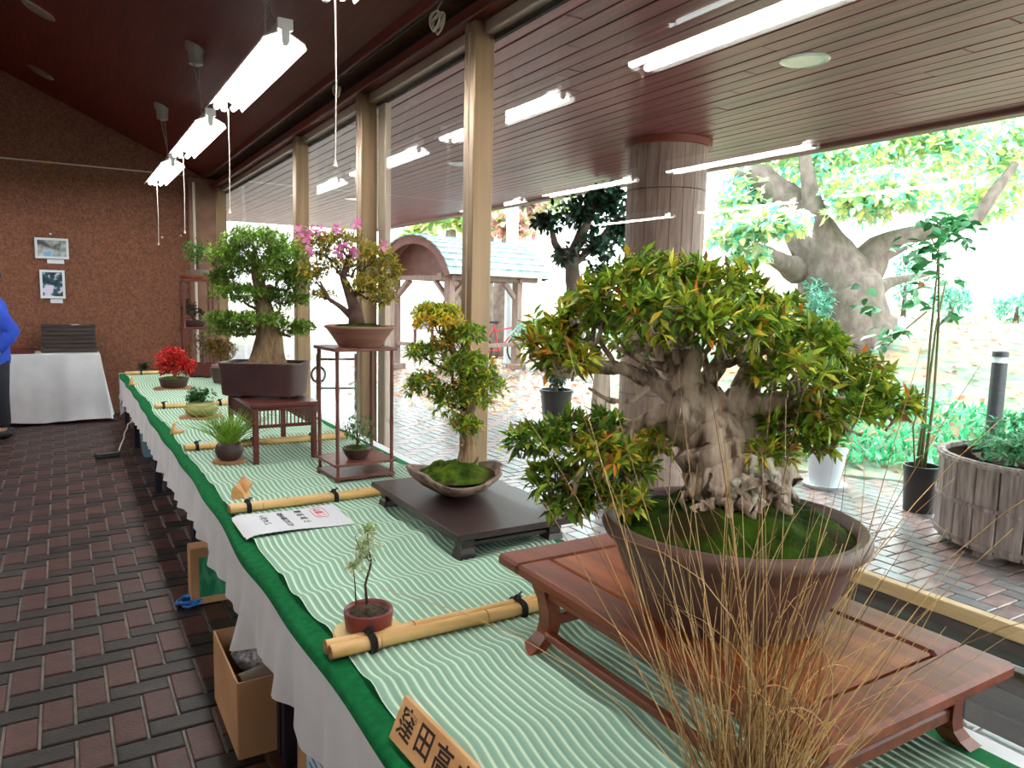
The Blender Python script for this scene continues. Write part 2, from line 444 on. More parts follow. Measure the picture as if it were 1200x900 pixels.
# ------------------------------------------------------------------ setting: floor and pavement in herringbone brick
BW, BX0, BY0 = 0.0985, -0.111, 2.655
def brick_mesh(name, lx, ly, m, full=True):
    j = .0045; a, b = lx / 2 - j, ly / 2 - j; c = .004
    vs = [(-a, -b, -.02), (a, -b, -.02), (a, b, -.02), (-a, b, -.02), (-a, -b, -c), (a, -b, -c), (a, b, -c), (-a, b, -c),
          (-a + c, -b + c, 0), (a - c, -b + c, 0), (a - c, b - c, 0), (-a + c, b - c, 0)]
    fs = [(8, 9, 10, 11)] + [(i, (i + 1) % 4, 4 + (i + 1) % 4, 4 + i) for i in range(4)] + [(4 + i, 4 + (i + 1) % 4, 8 + (i + 1) % 4, 8 + i) for i in range(4)]
    if not full: return vs, fs
    mb = MB().add(vs, fs); return mb.mesh(name, m)
def herringbone(parent, region, inside, mats, name_tall, name_wide, limit):
    cells = []
    x0, x1, y0, y1 = region
    for i in range(-120, 220):
        for j in range(-120, 120):
            # lattice steps (1,1) and (-1,3) brick widths; one upright and one lying brick per cell
            ax, ay = BX0 + (i - j) * BW, BY0 + (i + 3 * j) * BW
            for k, (cx, cy) in enumerate(((ax + BW / 2, ay + BW), (ax + BW, ay - BW / 2))):
                if x0 < cx < x1 and y0 < cy < y1 and inside(cx, cy, k): cells.append((cx, cy, k))
    vis = [(depth((c[0], c[1], 0)), c) for c in cells if in_frame((c[0], c[1], 0), 25)]
    vis.sort(key=lambda q: q[0])
    chosen = set(); cnt = [0, 0]
    for d, c in vis:
        if cnt[c[2]] < limit: cnt[c[2]] += 1; chosen.add(c)
    me = [brick_mesh('brick_upright', BW, 2 * BW, mats[0]), brick_mesh('brick_lying', 2 * BW, BW, mats[1])]
    for c in sorted(chosen, key=lambda q: (q[1], q[0])):
        link_mesh((name_tall, name_wide)[c[2]], me[c[2]], (c[0], c[1], random.uniform(-.0012, .0012)), parent)
    rest = MB(); shp = [brick_mesh('', BW, 2 * BW, None, False), brick_mesh('', 2 * BW, BW, None, False)]
    for c in cells:
        if c in chosen: continue
        z = random.uniform(-.0012, .0012)
        rest.add([(v[0] + c[0], v[1] + c[1], v[2] + z) for v in shp[c[2]][0][4:]], [(4, 5, 6, 7)] + [(i, (i + 1) % 4, 4 + (i + 1) % 4, 4 + i) for i in range(4)], c[2])
    rest.build('brickwork', mats, parent, kind='stuff')

GX = 1.66            # plane of the window glass
YB = 9.66            # face of the rear wall
fl = MB().box((-1.9, 3.2, -.108), (7.2, 13.0, .2)).build('floor', 'mortar', kind='structure', loc=(0, 0, 0))
herringbone(fl, (-3.4, 1.6, 0.2, 9.64), lambda x, y, k: x + (.1 if k else .05) < 1.605, ['brick_red', 'brick_reflect_tone'], 'red_brick', 'reflect_tone_brick', 290)

def pave_edge(x, y):  # inside the paved area?
    return (x - 5.75) * .8 + (y - 3.35) * .6 < -.02 or x - y * .78 < -.06
pv = MB().box((5.0, 8.0, -.11), (6.5, 26.0, .2)).build('pavement', 'joint_grey', kind='structure', loc=(0, 0, 0))
herringbone(pv, (1.78, 7.6, -.6, 15.5), lambda x, y, k: pave_edge(x, y), ['paver_sky_reflect', 'paver_pink'], 'tall_paver', 'wide_paver', 290)

def lawn_z(x, y):
    d = (x - 5.75) * .8 + (y - 3.35) * .6
    f = max(0, min(1, (x - y * .78) / 1.6)); f = f * f * (3 - 2 * f)
    if d < 0 or f <= 0: return -.05
    h = .225 * max(0, min(d, 4.4)) + .06 * max(0, d - 4.4)
    h += .015 * math.sin(3 * x + 1.3 * y) * min(1, max(0, d)) + .02 * math.sin(1.7 * y - x) * min(1, max(0, d))
    return .012 + f * h
mb = MB()
def lawn_pt(u, v):
    # strips parallel to the paving edge, running outwards
    d = 24 * v ** 2.2; t = -9 + 26 * u
    x, y = 5.75 + .8 * d - .6 * t, 3.35 + .6 * d + .8 * t
    return Vector((x, y, lawn_z(x, y) if v > 0 else -.03))
mb.grid(lawn_pt, 70, 60)
lawn = mb.build('lawn', 'lawn_soil', smooth='all', kind='structure', loc=(0, 0, 0))
mb = MB().add([(-40, -40, -.06), (70, -40, -.06), (70, 80, -.06), (-40, 80, -.06)], [(0, 1, 2, 3)])
mb.build('ground', 'gravel_ground', kind='structure', loc=(0, 0, 0))

# ------------------------------------------------------------------ setting: shell
CZ = lambda x: 2.75 + .463 * (1.5 - x)
mb = MB().prism([(1.5, CZ(1.5)), (-5.4, CZ(-5.4)), (-5.4, CZ(-5.4) + .2), (1.5, CZ(1.5) + .2)], lambda u, v, w: Vector((u, w, v)), -3.2, YB + .3)
mb.build('ceiling', 'ceiling_wood', kind='structure', loc=(0, 0, 0))
MB().prism([(1.72, -.1), (-5.4, -.1), (-5.4, CZ(-5.4)), (1.72, CZ(1.72) + .2)], lambda u, v, w: Vector((u, w, v)), YB, YB + .25).build('wall_back', 'wall_aggregate', kind='structure', loc=(0, 0, 0))
MB().prism([(1.72, -.1), (-5.4, -.1), (-5.4, CZ(-5.4)), (1.72, CZ(1.72) + .2)], lambda u, v, w: Vector((u, w, v)), -3.3, -3.1).build('wall_near', 'plaster', kind='structure', loc=(0, 0, 0))
MB().box((-5.3, 3.2, 2.8), (.2, 13.2, 5.9)).build('wall_left', 'plaster', kind='structure', loc=(0, 0, 0))
MB().box((1.5, YB - .06, 1.36), (.34, .12, 2.72), bv=.008).build('trim_1', 'plaster', kind='structure', loc=(0, 0, 0))
MB().box((-1.9, YB - .008, 2.75), (6.4, .016, .012)).build('trim_2', 'cord_white', kind='structure', loc=(0, 0, 0))

# curtain box over the windows
YL = (-3.1, YB); ym, yl = (YL[0] + YL[1]) / 2, YL[1] - YL[0]
t3 = MB().box((1.492, ym, 2.735), (.022, yl, .07), bv=.004).build('trim_3', 'beam_wood', kind='structure', loc=(0, 0, 0))
MB().box((1.6, ym, 2.86), (.2, yl, .08)).build('recess', 'dark_gap', t3)
MB().box((1.68, ym, 2.75), (.05, yl, .2)).build('recess_back', 'dark_gap', t3)
t4 = MB().box((1.63, ym, 2.628), (.13, yl, .056), bv=.006).build('trim_4', 'beam_wood', kind='structure', loc=(0, 0, 0))
r = thing('curtain_rail', 'dark metal curtain rail in the recess above the windows', 'rail', (1.545, 3.0, 2.73))
MB().tube([(1.545, -2.5, 2.735), (1.545, 9.5, 2.735)], .012, 8).build('rail_tube', 'bronze_dark', r, smooth=True)
for y in (1.2, 2.9, 4.4, 6.2, 8.0):
    MB().box((1.545, y, 2.78), (.018, .03, .09)).build('bracket', 'bronze_dark', r)
MB().tube([(1.545, 2.36, 2.735), (1.545, 2.72, 2.735)], .019, 8).build('sleeve', 'chrome_ring', r, smooth=True)
for i, (px, py, dy) in enumerate(((511, 27, .075), (394, 107, .05))):
    c = at_x(px, py, 1.5)
    mb = MB(); pts = []
    for k in range(120):
        a = k / 119 * 2 * math.pi * 6
        pts.append(c + Vector((.012 * math.sin(a * .37 + 1), dy * math.cos(a) * (.7 + .3 * math.sin(k * .31)), dy * .62 * math.sin(a) * (.75 + .25 * math.cos(k * .23)))))
    mb.tube(pts, .0042, 5)
    mb.tube([c + Vector((0, 0, .02)), c + Vector((.01, .0, .07)), c + Vector((.03, 0, .1))], .004, 5)
    mb.build('cable_coil', 'cord_white', smooth='all', loc=tuple(c), label=('large' if i == 0 else 'small') + ' coil of pale cable tied up under the curtain rail', cat='cable')

# window wall: mullions, rails and panes
MY = [YB - .1, 9.2, 5.88, 4.43, 3.01, -1.2, -3.1]
for i in range(6):
    ya, yb = MY[i], MY[i + 1]
    w = thing('window_%d' % (i + 1), None, None, (GX, (ya + yb) / 2, 0), kind='structure')
    yc, L = (ya + yb) / 2, abs(ya - yb)
    MB().box((GX, yc, 1.30), (.006, L - .04, 2.5)).build('pane', 'window_glass', w)
    MB().box((GX, yc, .035), (.09, L, .07), bv=.004).build('sill', 'alu_white', w)
    MB().box((GX, yc, 2.568), (.07, L, .05), bv=.003).build('head', 'alu_pale', w)
    MB().box((GX + .02, yc, 2.535), (.02, L - .05, .03)).build('shadow_gap_strip', 'dark_gap', w)  # dark strip standing in for the shadow gap above the pane
    y = yb
    if i in (0, 1, 2, 3, 4):
        wide = .1
        MB().box((GX - .035, y + wide * .26, 1.31), (.1, wide * .44, 2.56), bv=.004).build('mullion', 'bronze', w)
        MB().box((GX - .035, y - wide * .26, 1.31), (.1, wide * .44, 2.56), bv=.004).build('mullion', 'bronze', w)
        MB().box((GX - .03, y, 1.31), (.08, wide * .14, 2.56)).build('groove', 'bronze_dark', w)
        MB().tube([(GX - .082, y + .003, .05), (GX - .082, y + .003, 2.55)], .005, 6).build('bead', 'alu_pale', w)
    if i == 2:
        MB().box((GX + .03, y - .13, 1.28), (.04, .11, 2.5), bv=.004).build('door_stile', 'alu_pale', w)
p = at_x(241, 300, 1.55)
MB().tube([(1.38, 9.5, .0), (1.38, 9.5, 2.66)], .016, 10).build('standing_pipe', 'cord_white', smooth=True, loc=(1.38, 9.5, 0), label='thin white vertical pipe beside the rear wall corner', cat='pipe')

# ------------------------------------------------------------------ eave: planked soffit, fascia and an unseen light-blocking roof slab
ZS = 2.585
so = MB().box((3.36, 5.2, ZS + .055), (3.3, 16.6, .05)).build('soffit', 'dark_gap', kind='structure', loc=(0, 0, 0))
pw = .1085; k = 0; x = 1.75
while x < 4.86:
    cuts = [-3.0, 1.0 + (k * 1.7) % 3.1, 5.2 + (k * 2.3) % 2.6, 9.4 + (k * 1.1) % 2, 13.4]
    for a, b in zip(cuts[:-1], cuts[1:]):
        MB().box((x + pw / 2, (a + b) / 2, ZS + .016 + random.uniform(-.0015, .0015)), (pw - .007, b - a - .004, .026), bv=.003).build('plank', 'soffit_wood', so)
    x += pw; k += 1
MB().box((4.955, 5.2, ZS + .05), (.12, 16.6, .16), bv=.01).build('trim_5', 'fascia_wood', kind='structure', loc=(0, 0, 0))
MB().box((3.3, 5.2, ZS + .26), (3.6, 16.8, .2)).build('roof', 'plaster', kind='structure', loc=(0, 0, 0))  # unseen slab added above the soffit to block light
for i, (px, py) in enumerate(((943, 71), (541, 192), (415, 233))):
    c = at_z(px, py, ZS)
    l = thing('downlight', ('round recessed downlight in the eave soffit above the wooden tub', 'round recessed downlight in the eave soffit seen beside the tall mullion', 'small round recessed downlight in the far end of the eave soffit')[i], 'downlight', (c.x, c.y, ZS))
    MB().lathe([(.075, -.004), (.105, -.006), (.118, 0), (.118, .012), (.09, .012), (.085, .002)], (c.x, c.y, ZS), 32).build('trim_ring', 'chrome_ring', l, smooth=True)
    MB().lathe([(.0, .022), (.05, .02), (.08, .012), (.08, .03), (0, .03)], (c.x, c.y, ZS - .012), 28).build('lens', 'lens_grey', l, smooth=True)
for i, (px, py) in enumerate(((45, 12), (48, 85))):
    d = ray(px, py); t = (2.75 + .463 * 1.5 - EYE.z) / (d.z + .463 * d.x); c = EYE + d * t
    l = thing('downlight', ('recessed downlight high in the dark sloping ceiling, the one farther from the rear wall', 'recessed downlight in the dark sloping ceiling close to the rear wall')[i], 'downlight', tuple(c))
    a = math.atan(.463); Mx = Matrix.Translation(c) @ Matrix.Rotation(a, 4, 'Y')
    for nm, pr, mt in (('trim_ring', [(.07, -.004), (.1, -.008), (.118, -.002), (.118, .0), (.08, .0)], 'chrome_ring'), ('reflector', [(.0, .002), (.06, .0), (.072, -.005), (.07, -.001), (0, -.0005)], 'bronze_dark')):
        mb = MB().lathe(pr, (0, 0, 0), 28); mb.v = [tuple(Mx @ Vector(v)) for v in mb.v]; mb.build(nm, mt, l, smooth=True)

# round pillar faced with narrow stone panels
PC = (3.95, 4.32); PR = .295
pil = MB().lathe([(PR - .02, -.02), (PR - .02, ZS)], (*PC, 0), 40).build('pillar', 'dark_gap', kind='structure', loc=(*PC, 0))
npan = 20
for zi, (za, zb) in enumerate(((0, .7), (.7, 1.45), (1.45, 2.22), (2.22, ZS - .03))):
    for q in range(npan):
        a0 = 2 * math.pi * (q + .02) / npan; a1 = 2 * math.pi * (q + .98) / npan
        mb = MB(); vs = []
        for z in (za + .003, zb - .003):
            for r_ in (PR - .025, PR):
                for an in (a0, (a0 + a1) / 2, a1): vs.append((PC[0] + r_ * math.cos(an), PC[1] + r_ * math.sin(an), z))
        mb.add(vs, [(3, 4, 10, 9), (4, 5, 11, 10), (0, 3, 9, 6), (5, 2, 8, 11), (6, 9, 10, 7), (7, 10, 11, 8), (0, 1, 4, 3), (1, 2, 5, 4)])
        mb.build('stone_panel', 'stone_panel', pil)
MB().lathe([(PR + .03, ZS - .05), (PR + .03, ZS + .0), (PR - .02, ZS), (PR - .02, ZS - .05)], (*PC, 0), 48).build('collar', 'collar_red', pil, smooth=True)

# ------------------------------------------------------------------ hanging fluorescent lamps, three rows
def make_lamp():
    # runs along y, centred on the origin at tube height
    t = thing('hanging_lamp', None, 'lamp', (0, 0, 0), group='fluorescent lamps hung on chains')
    L = 1.46; k = .78
    MB().box((0, 0, .058), (.058, L, .044), bv=.004).build('housing', 'white_enamel', t)
    for s in (-1, 1):
        P = [(.01 * s, .045), (.036 * s, .046), (.12 * s, .005), (.135 * s, -.028), (.131 * s, -.028), (.115 * s, .0), (.034 * s, .038), (.01 * s, .038)]
        P = [(a * k, b * k) for a, b in P]
        mb = MB().prism(P if s > 0 else P[::-1], lambda u, v, w: Vector((u, w, v)), -L / 2 + .02, L / 2 - .02); mb.build('reflector', 'white_enamel', t)
        MB().tube([(.062 * s * k, -L / 2 + .035, -.010), (.062 * s * k, L / 2 - .035, -.010)], .016, 12).build('tube', 'tube_light', t, smooth=True)
    for s in (-1, 1):
        P = [(-.042, .11), (-.042, .05), (-.022, .045), (-.022, -.02), (-.012, -.034), (.012, -.034), (.022, -.02), (.022, .045), (.042, .05), (.042, .11)]
        mb = MB().prism([(a * k, b * k) for a, b in P], lambda u, v, w: Vector((u, w, v)), s * L / 2 - .012, s * L / 2 + .012); mb.build('end_cap', 'white_enamel', t)
    return t
def lamp_rigging(t, loc, cordlen, cy):
    x, y, z = loc; ctop = CZ(x)
    c = Vector((x - .05, y - .52, ctop + .02))
    MB().lathe([(.022, -.12), (.045, -.11), (.052, -.03), (.066, -.01), (.066, .03), (0, .03)], c, 18).build('ceiling_cup', 'grey_metal', t, smooth=True)
    for s in (-1, 1):
        mb = MB(); a = c + Vector((s * .022, s * .03, -.1)); b = Vector((x + s * .018, y - .45 + s * .17, z + .078)); n = int((b - a).length / .032)
        for i in range(n):
            p0 = a.lerp(b, i / n); p1 = a.lerp(b, (i + 1.12) / n); o = Vector((.006, 0, 0)) if i % 2 else Vector((0, .005, 0))
            mb.tube([p0, p0 + (p1 - p0) * .5 + o, p1], .003, 4, cap=False); mb.tube([p0, p0 + (p1 - p0) * .5 - o, p1], .003, 4, cap=False)
        mb.build('chain', 'chain_metal', t, kind='stuff')
    p = Vector((x + .012, cy, z - .024))
    MB().tube([p, p + Vector((.002, 0, -cordlen * .5)), p + Vector((-.003, 0, -cordlen))], .0028, 5).build('pull_cord', 'cord_white', t)
    MB().lathe([(.003, .03), (.008, .008), (.011, 0), (0, -.004)], p + Vector((-.003, 0, -cordlen)), 10).build('cord_pull', 'cord_white', t, smooth=True)
LZ = 2.525
proto = make_lamp()
rows = ((.905, 'nearest the window'), (-1.236, 'middle'), (-3.54, 'inner'))
ys = (2.17, 4.23, 6.16, 8.1, .11)  # last entry: unseen lamps added to brighten the near bonsai
wh = ('cut off by the top of the picture', 'whole and biggest in view', 'third along', 'closest to the rear wall', 'added unseen overhead for light')
for ri, (x, rn) in enumerate(rows):
    for yi, y in enumerate(ys):
        if ri and yi == 0: continue
        if ri == 0 and yi == 0: t = proto; t.location = (x, y, LZ)
        else:
            t = thing('hanging_lamp', None, 'lamp', (x, y, LZ), group='fluorescent lamps hung on chains')
            for ch in list(proto.children):
                if ch.name.split('.')[0] in ('housing', 'reflector', 'tube', 'end_cap'):
                    d = ch.copy(); COL.objects.link(d); d.parent = t
        t['label'] = ('twin tube lamp by the windows, %s' % wh[yi]) if ri == 0 else 'twin tube lamp of the %s row, %s' % (('second', 'third')[ri - 1] , ('', 'first from the entrance', 'second from the entrance', 'last before the rear wall', 'added unseen overhead for light')[yi])
        lamp_rigging(t, (x, y, LZ), .62, y + .66)

# ------------------------------------------------------------------ display table
mat('cloth_white', lin(214, 214, 218), lin(226, 226, 230), 5, .9, sheen=.2, bump=.05, bscale=300)
mat('felt_green', lin(16, 92, 50), lin(22, 108, 60), 40, .95, bump=.15, bscale=400, spec=.1)
mat('steel_navy', lin(26, 28, 44), rough=.4, metal=.3)
mat('tabletop', lin(120, 96, 72), lin(140, 114, 88), 4, .6)
mat('bamboo', lin(206, 160, 96), lin(226, 184, 122), 9, .38, stretch=(.6, 6, 6), island=.1)
mat('bamboo_node', lin(164, 112, 62), rough=.5)
mat('bamboo_end', lin(150, 96, 62), lin(190, 140, 96), 60, .7)
mat('cord_black', lin(24, 20, 20), rough=.8)
mat('plaque_wood', lin(206, 152, 96), lin(222, 172, 116), 7, .55, stretch=(6, .8, 6))
mat('ink', lin(46, 26, 18), rough=.7)
mat('ink_grey', lin(66, 66, 74), rough=.7)
mat('ink_red', lin(212, 72, 84), rough=.7)
mat('paper_white', lin(214, 216, 224), lin(222, 224, 230), 3, .7)
mat('cardboard', lin(176, 132, 92), lin(190, 146, 104), 5, .8, bump=.05)
mat('cardboard_in', lin(120, 82, 58), lin(134, 94, 68), 5, .85)
mat('print_green', lin(20, 120, 80), lin(70, 160, 110), 40, .7, stretch=(1, 3, .3), contrast=(.45, .6))
mat('blue_rope', lin(14, 92, 172), lin(22, 120, 196), 60, .55)
mat('foil_wrap', lin(120, 116, 120), lin(220, 216, 222), 60, .3, metal=.3, bump=.5)
mat('kraft_tube', lin(126, 108, 92), rough=.7)
mat('label_blue', lin(186, 212, 236), rough=.6)
mat('bin_teal', lin(86, 122, 136), lin(98, 134, 146), 6, .5)
mat('plastic_black', lin(22, 22, 24), rough=.45)
mat('yellow_plastic', lin(210, 190, 40), rough=.5)

def matmat():
    m = bpy.data.materials.new('striped_mat'); m.use_nodes = True
    nt = m.node_tree; b = nt.nodes['Principled BSDF']; b.inputs['Roughness'].default_value = .75; b.inputs['Specular IOR Level'].default_value = .25
    a = nt.nodes.new('ShaderNodeUVMap'); a.uv_map = 'stripe'
    sp = nt.nodes.new('ShaderNodeSeparateXYZ'); nt.links.new(a.outputs[0], sp.inputs[0])
    fr = nt.nodes.new('ShaderNodeMath'); fr.operation = 'PINGPONG'; fr.inputs[1].default_value = .5
    nt.links.new(sp.outputs['X'], fr.inputs[0])
    r = nt.nodes.new('ShaderNodeValToRGB'); e = r.color_ramp.elements
    e[0].position = .07; e[0].color = (*lin(218, 234, 214), 1); e[1].position = .21; e[1].color = (*lin(146, 180, 160), 1)
    x = e.new(.5); x.color = (*lin(136, 172, 153), 1)
    nt.links.new(fr.outputs[0], r.inputs[0])
    n = nt.nodes.new('ShaderNodeTexNoise'); n.inputs['Scale'].default_value = 3; tc = nt.nodes.new('ShaderNodeTexCoord'); nt.links.new(tc.outputs['Object'], n.inputs[0])
    rr = nt.nodes.new('ShaderNodeValToRGB'); rr.color_ramp.elements[0].color = (.9, .97, .93, 1); rr.color_ramp.elements[1].color = (1, 1, .98, 1); nt.links.new(n.outputs[0], rr.inputs[0])
    nt.links.new(nmix(nt, r.outputs[0], rr.outputs[0], 1.0, 'MULTIPLY'), b.inputs['Base Color'])
    MATS['striped_mat'] = m
matmat()

TX0, TX1, TZ = .50, 1.53, .552
bounds = [-1.34, .40, 2.14, 3.88, 5.62, 7.30, 8.47]
tw = ('at the dry grass end', 'with its legs beside the open carton', 'with legs beside the green printed carton', 'in the middle of the run', 'with legs beside the blue bin', 'last before the rear wall')
for i in range(6):
    a, b = bounds[i], bounds[i + 1]
    t = thing('folding_table', 'steel legged folding table under the cloth, ' + tw[i], 'table', ((TX0 + TX1) / 2, (a + b) / 2, 0), group='folding tables under the display')
    MB().box(((TX0 + TX1) / 2, (a + b) / 2, TZ - .016), (TX1 - TX0 - .02, b - a - .006, .03), bv=.004).build('tabletop', 'tabletop', t)
    for y in (a + .03, b - .03):
        for x in (TX0 + .035, TX1 - .045):
            MB().box((x, y, (TZ - .03) / 2), (.042, .042, TZ - .031), bv=.005).build('leg', 'steel_navy', t)
        MB().box(((TX0 + TX1) / 2, y, .27), (TX1 - TX0 - .12, .03, .035), bv=.004).build('crossbar', 'steel_navy', t)

# white cloth over the whole run
def hem(y):
    h = .292 + .012 * math.sin(2.3 * y) + .006 * math.sin(7.1 * y + 1)
    if y > 2.75: h += .03 * min(1, (y - 2.75) / .5)
    h += -.05 * math.exp(-((y - 2.46) / .09) ** 2) + .03 * math.exp(-((y - 2.16) / .08) ** 2)
    if y > 8.35: h -= 1.1 * (y - 8.35)
    return h
def fold(y, d):
    f = .010 * math.sin(23 * y + 2 * math.sin(3 * y)) + .008 * math.sin(41 * y + 1.3) + .006 * math.sin(13 * y)
    f += .035 * math.exp(-((y - 2.44) / .05) ** 2) - .02 * math.exp(-((y - 2.55) / .05) ** 2) + .02 * math.exp(-((y - 1.75) / .07) ** 2)
    return f * d
ny = 520; prof_n = 11
ys_ = [-1.36 + (8.5 + 1.36) * j / ny for j in range(ny + 1)]
rows_ = []
for y in ys_:
    r_ = []; h = hem(y)
    for k in range(prof_n):
        q = k / (prof_n - 1); z = h + (TZ + .002 - h) * q; d = (1 - q)
        r_.append((TX0 - .008 - .012 * d - fold(y, d ** 1.6), y, z))
    r_ += [(TX0 + .004, y, TZ + .006), (TX0 + .05, y, TZ + .006), (1.2, y, TZ + .006), (TX1, y, TZ + .006), (TX1 + .012, y, TZ), (TX1 + .016, y, TZ - .06), (TX1 + .018 + fold(y + .7, .4), y, TZ - .13)]
    rows_.append(r_)
mb = MB(); m_ = len(rows_[0])
vs_ = [p for r_ in rows_ for p in r_]; fs_ = [(j * m_ + i, j * m_ + i + 1, (j + 1) * m_ + i + 1, (j + 1) * m_ + i) for j in range(ny) for i in range(m_ - 1)]
mb.add(vs_, [f[::-1] for f in fs_])
# the end drop at the far end, hanging lower at its aisle corner
def enddrop(u, v):
    x = TX0 - .02 + (TX1 - TX0 + .02) * u; low = .12 + .25 * min(1, u * 4)
    return Vector((x, 8.502 + .012 * math.sin(26 * x) * (1 - v) + .01 * (1 - v), low + (TZ + .004 - low) * v))
mb.grid(enddrop, 40, 8)
mb.build('tablecloth', 'cloth_white', smooth='all', loc=(TX0, 3.5, TZ), label='long white cloth with gathered skirt covering the display tables', cat='tablecloth')

FZ = TZ + .0085
def felt_edge(y): return .494 + .005 * math.sin(2.1 * y) + .004 * math.sin(9 * y + .6) - .012 * math.exp(-((y - 2.35) / .2) ** 2)
def mat_edge(y): return .006 * math.sin(5.3 * y + .5) + .004 * math.sin(12 * y)
mb = MB(); n = 300; vs_ = []
for j in range(n + 1):
    y = -1.3 + (8.44 + 1.3) * j / n; e = felt_edge(y)
    vs_ += [(e - .016, y, FZ - .026), (e - .011, y, FZ - .004), (e + .004, y, FZ), (1.0, y, FZ), (1.478 + .003 * math.sin(3 * y), y, FZ), (1.480 + .003 * math.sin(3 * y), y, FZ - .0025)]
mb.add(vs_, [(j * 6 + i, j * 6 + i + 1, (j + 1) * 6 + i + 1, (j + 1) * 6 + i)[::-1] for j in range(n) for i in range(5)])
mb.build('green_felt', 'felt_green', smooth='all', loc=(1.0, 3.5, FZ), label='dark green felt runner showing along both edges of the striped mat', cat='runner')

# striped ridged mat with soft cross creases
MX0, MX1, MZ = .529, 1.432, FZ + .002
PITCH = .0213
creases = [(-.5, .0, .008, .06), (.35, .1, .007, .07), (.78, .05, .006, .05), (1.08, -.1, .007, .06), (1.46, .03, .010, .045), (1.78, .10, .008, .05), (1.97, .12, .012, .055), (2.26, .25, .013, .06), (2.47, -.05, .009, .04),
           (2.72, .04, .007, .05), (3.06, .06, .008, .05), (3.3, .0, .006, .05), (3.62, .1, .008, .06), (3.98, .0, .007, .05), (4.36, .1, .008, .06), (4.75, .0, .007, .06), (5.15, .1, .008, .07), (5.6, 0, .007, .06), (6.1, .1, .008, .07), (6.7, .0, .008, .07), (7.3, .1, .007, .07), (7.9, 0, .007, .06)]
def mat_h(x, y):
    return sum(1.5 * a * math.exp(-((y - c - s * (x - .99) - .03 * math.sin(6 * x + 9 * c)) / w) ** 2) for c, s, a, w in creases if abs(y - c) < .45)
nx = int((MX1 - MX0) / PITCH * 6); xs = np.linspace(MX0, MX1, nx + 1)
nyy = 420; yy = np.linspace(-1.25, 8.40, nyy + 1)
V = np.zeros((nyy + 1, nx + 1, 3)); U = np.zeros((nyy + 1, nx + 1, 2))
ph = (xs - MX0) / PITCH
ridge = .0032 * (.5 + .5 * np.cos(2 * math.pi * ph)) ** 1.3
for j, y in enumerate(yy):
    hh = np.zeros_like(xs)
    for c, s, a, w in creases:
        if abs(y - c) < .5: hh += 1.5 * a * np.exp(-((y - c - s * (xs - .99) - .03 * np.sin(6 * xs + 9 * c)) / w) ** 2)
    V[j, :, 0] = xs + mat_edge(y) + .007 * np.sin(4.1 * y + 2 * xs)
    V[j, :, 1] = y; V[j, :, 2] = MZ + ridge + hh
    U[j, :, 0] = ph; U[j, :, 1] = y
me = bpy.data.meshes.new('striped_mat')
idx = np.arange((nyy + 1) * (nx + 1)).reshape(nyy + 1, nx + 1)
F = np.stack([idx[:-1, :-1], idx[:-1, 1:], idx[1:, 1:], idx[1:, :-1]], -1).reshape(-1, 4)
me.vertices.add(V.size // 3); me.loops.add(F.size); me.polygons.add(len(F))
me.vertices.foreach_set('co', (V - np.array((1.0, 3.5, MZ))).astype(np.float32).ravel()); me.loops.foreach_set('vertex_index', F.astype(np.int32).ravel())
me.polygons.foreach_set('loop_start', (np.arange(len(F)) * 4).astype(np.int32)); me.polygons.foreach_set('loop_total', np.full(len(F), 4, np.int32))
uv = me.uv_layers.new(name='stripe'); uv.data.foreach_set('uv', U.reshape(-1, 2)[F.ravel()].astype(np.float32).ravel())
me.polygons.foreach_set('use_smooth', [True] * len(F)); me.materials.append(MATS['striped_mat']); me.update(calc_edges=True)
so_ = bpy.data.objects.new('striped_mat', me); COL.objects.link(so_); so_.location = (1.0, 3.5, MZ)
tag(so_, 'pale green and white ridged mat running the length of the tables', 'mat')
def MT(x, y): return MZ + .0035 + mat_h(x, y)       # top of the mat at a point

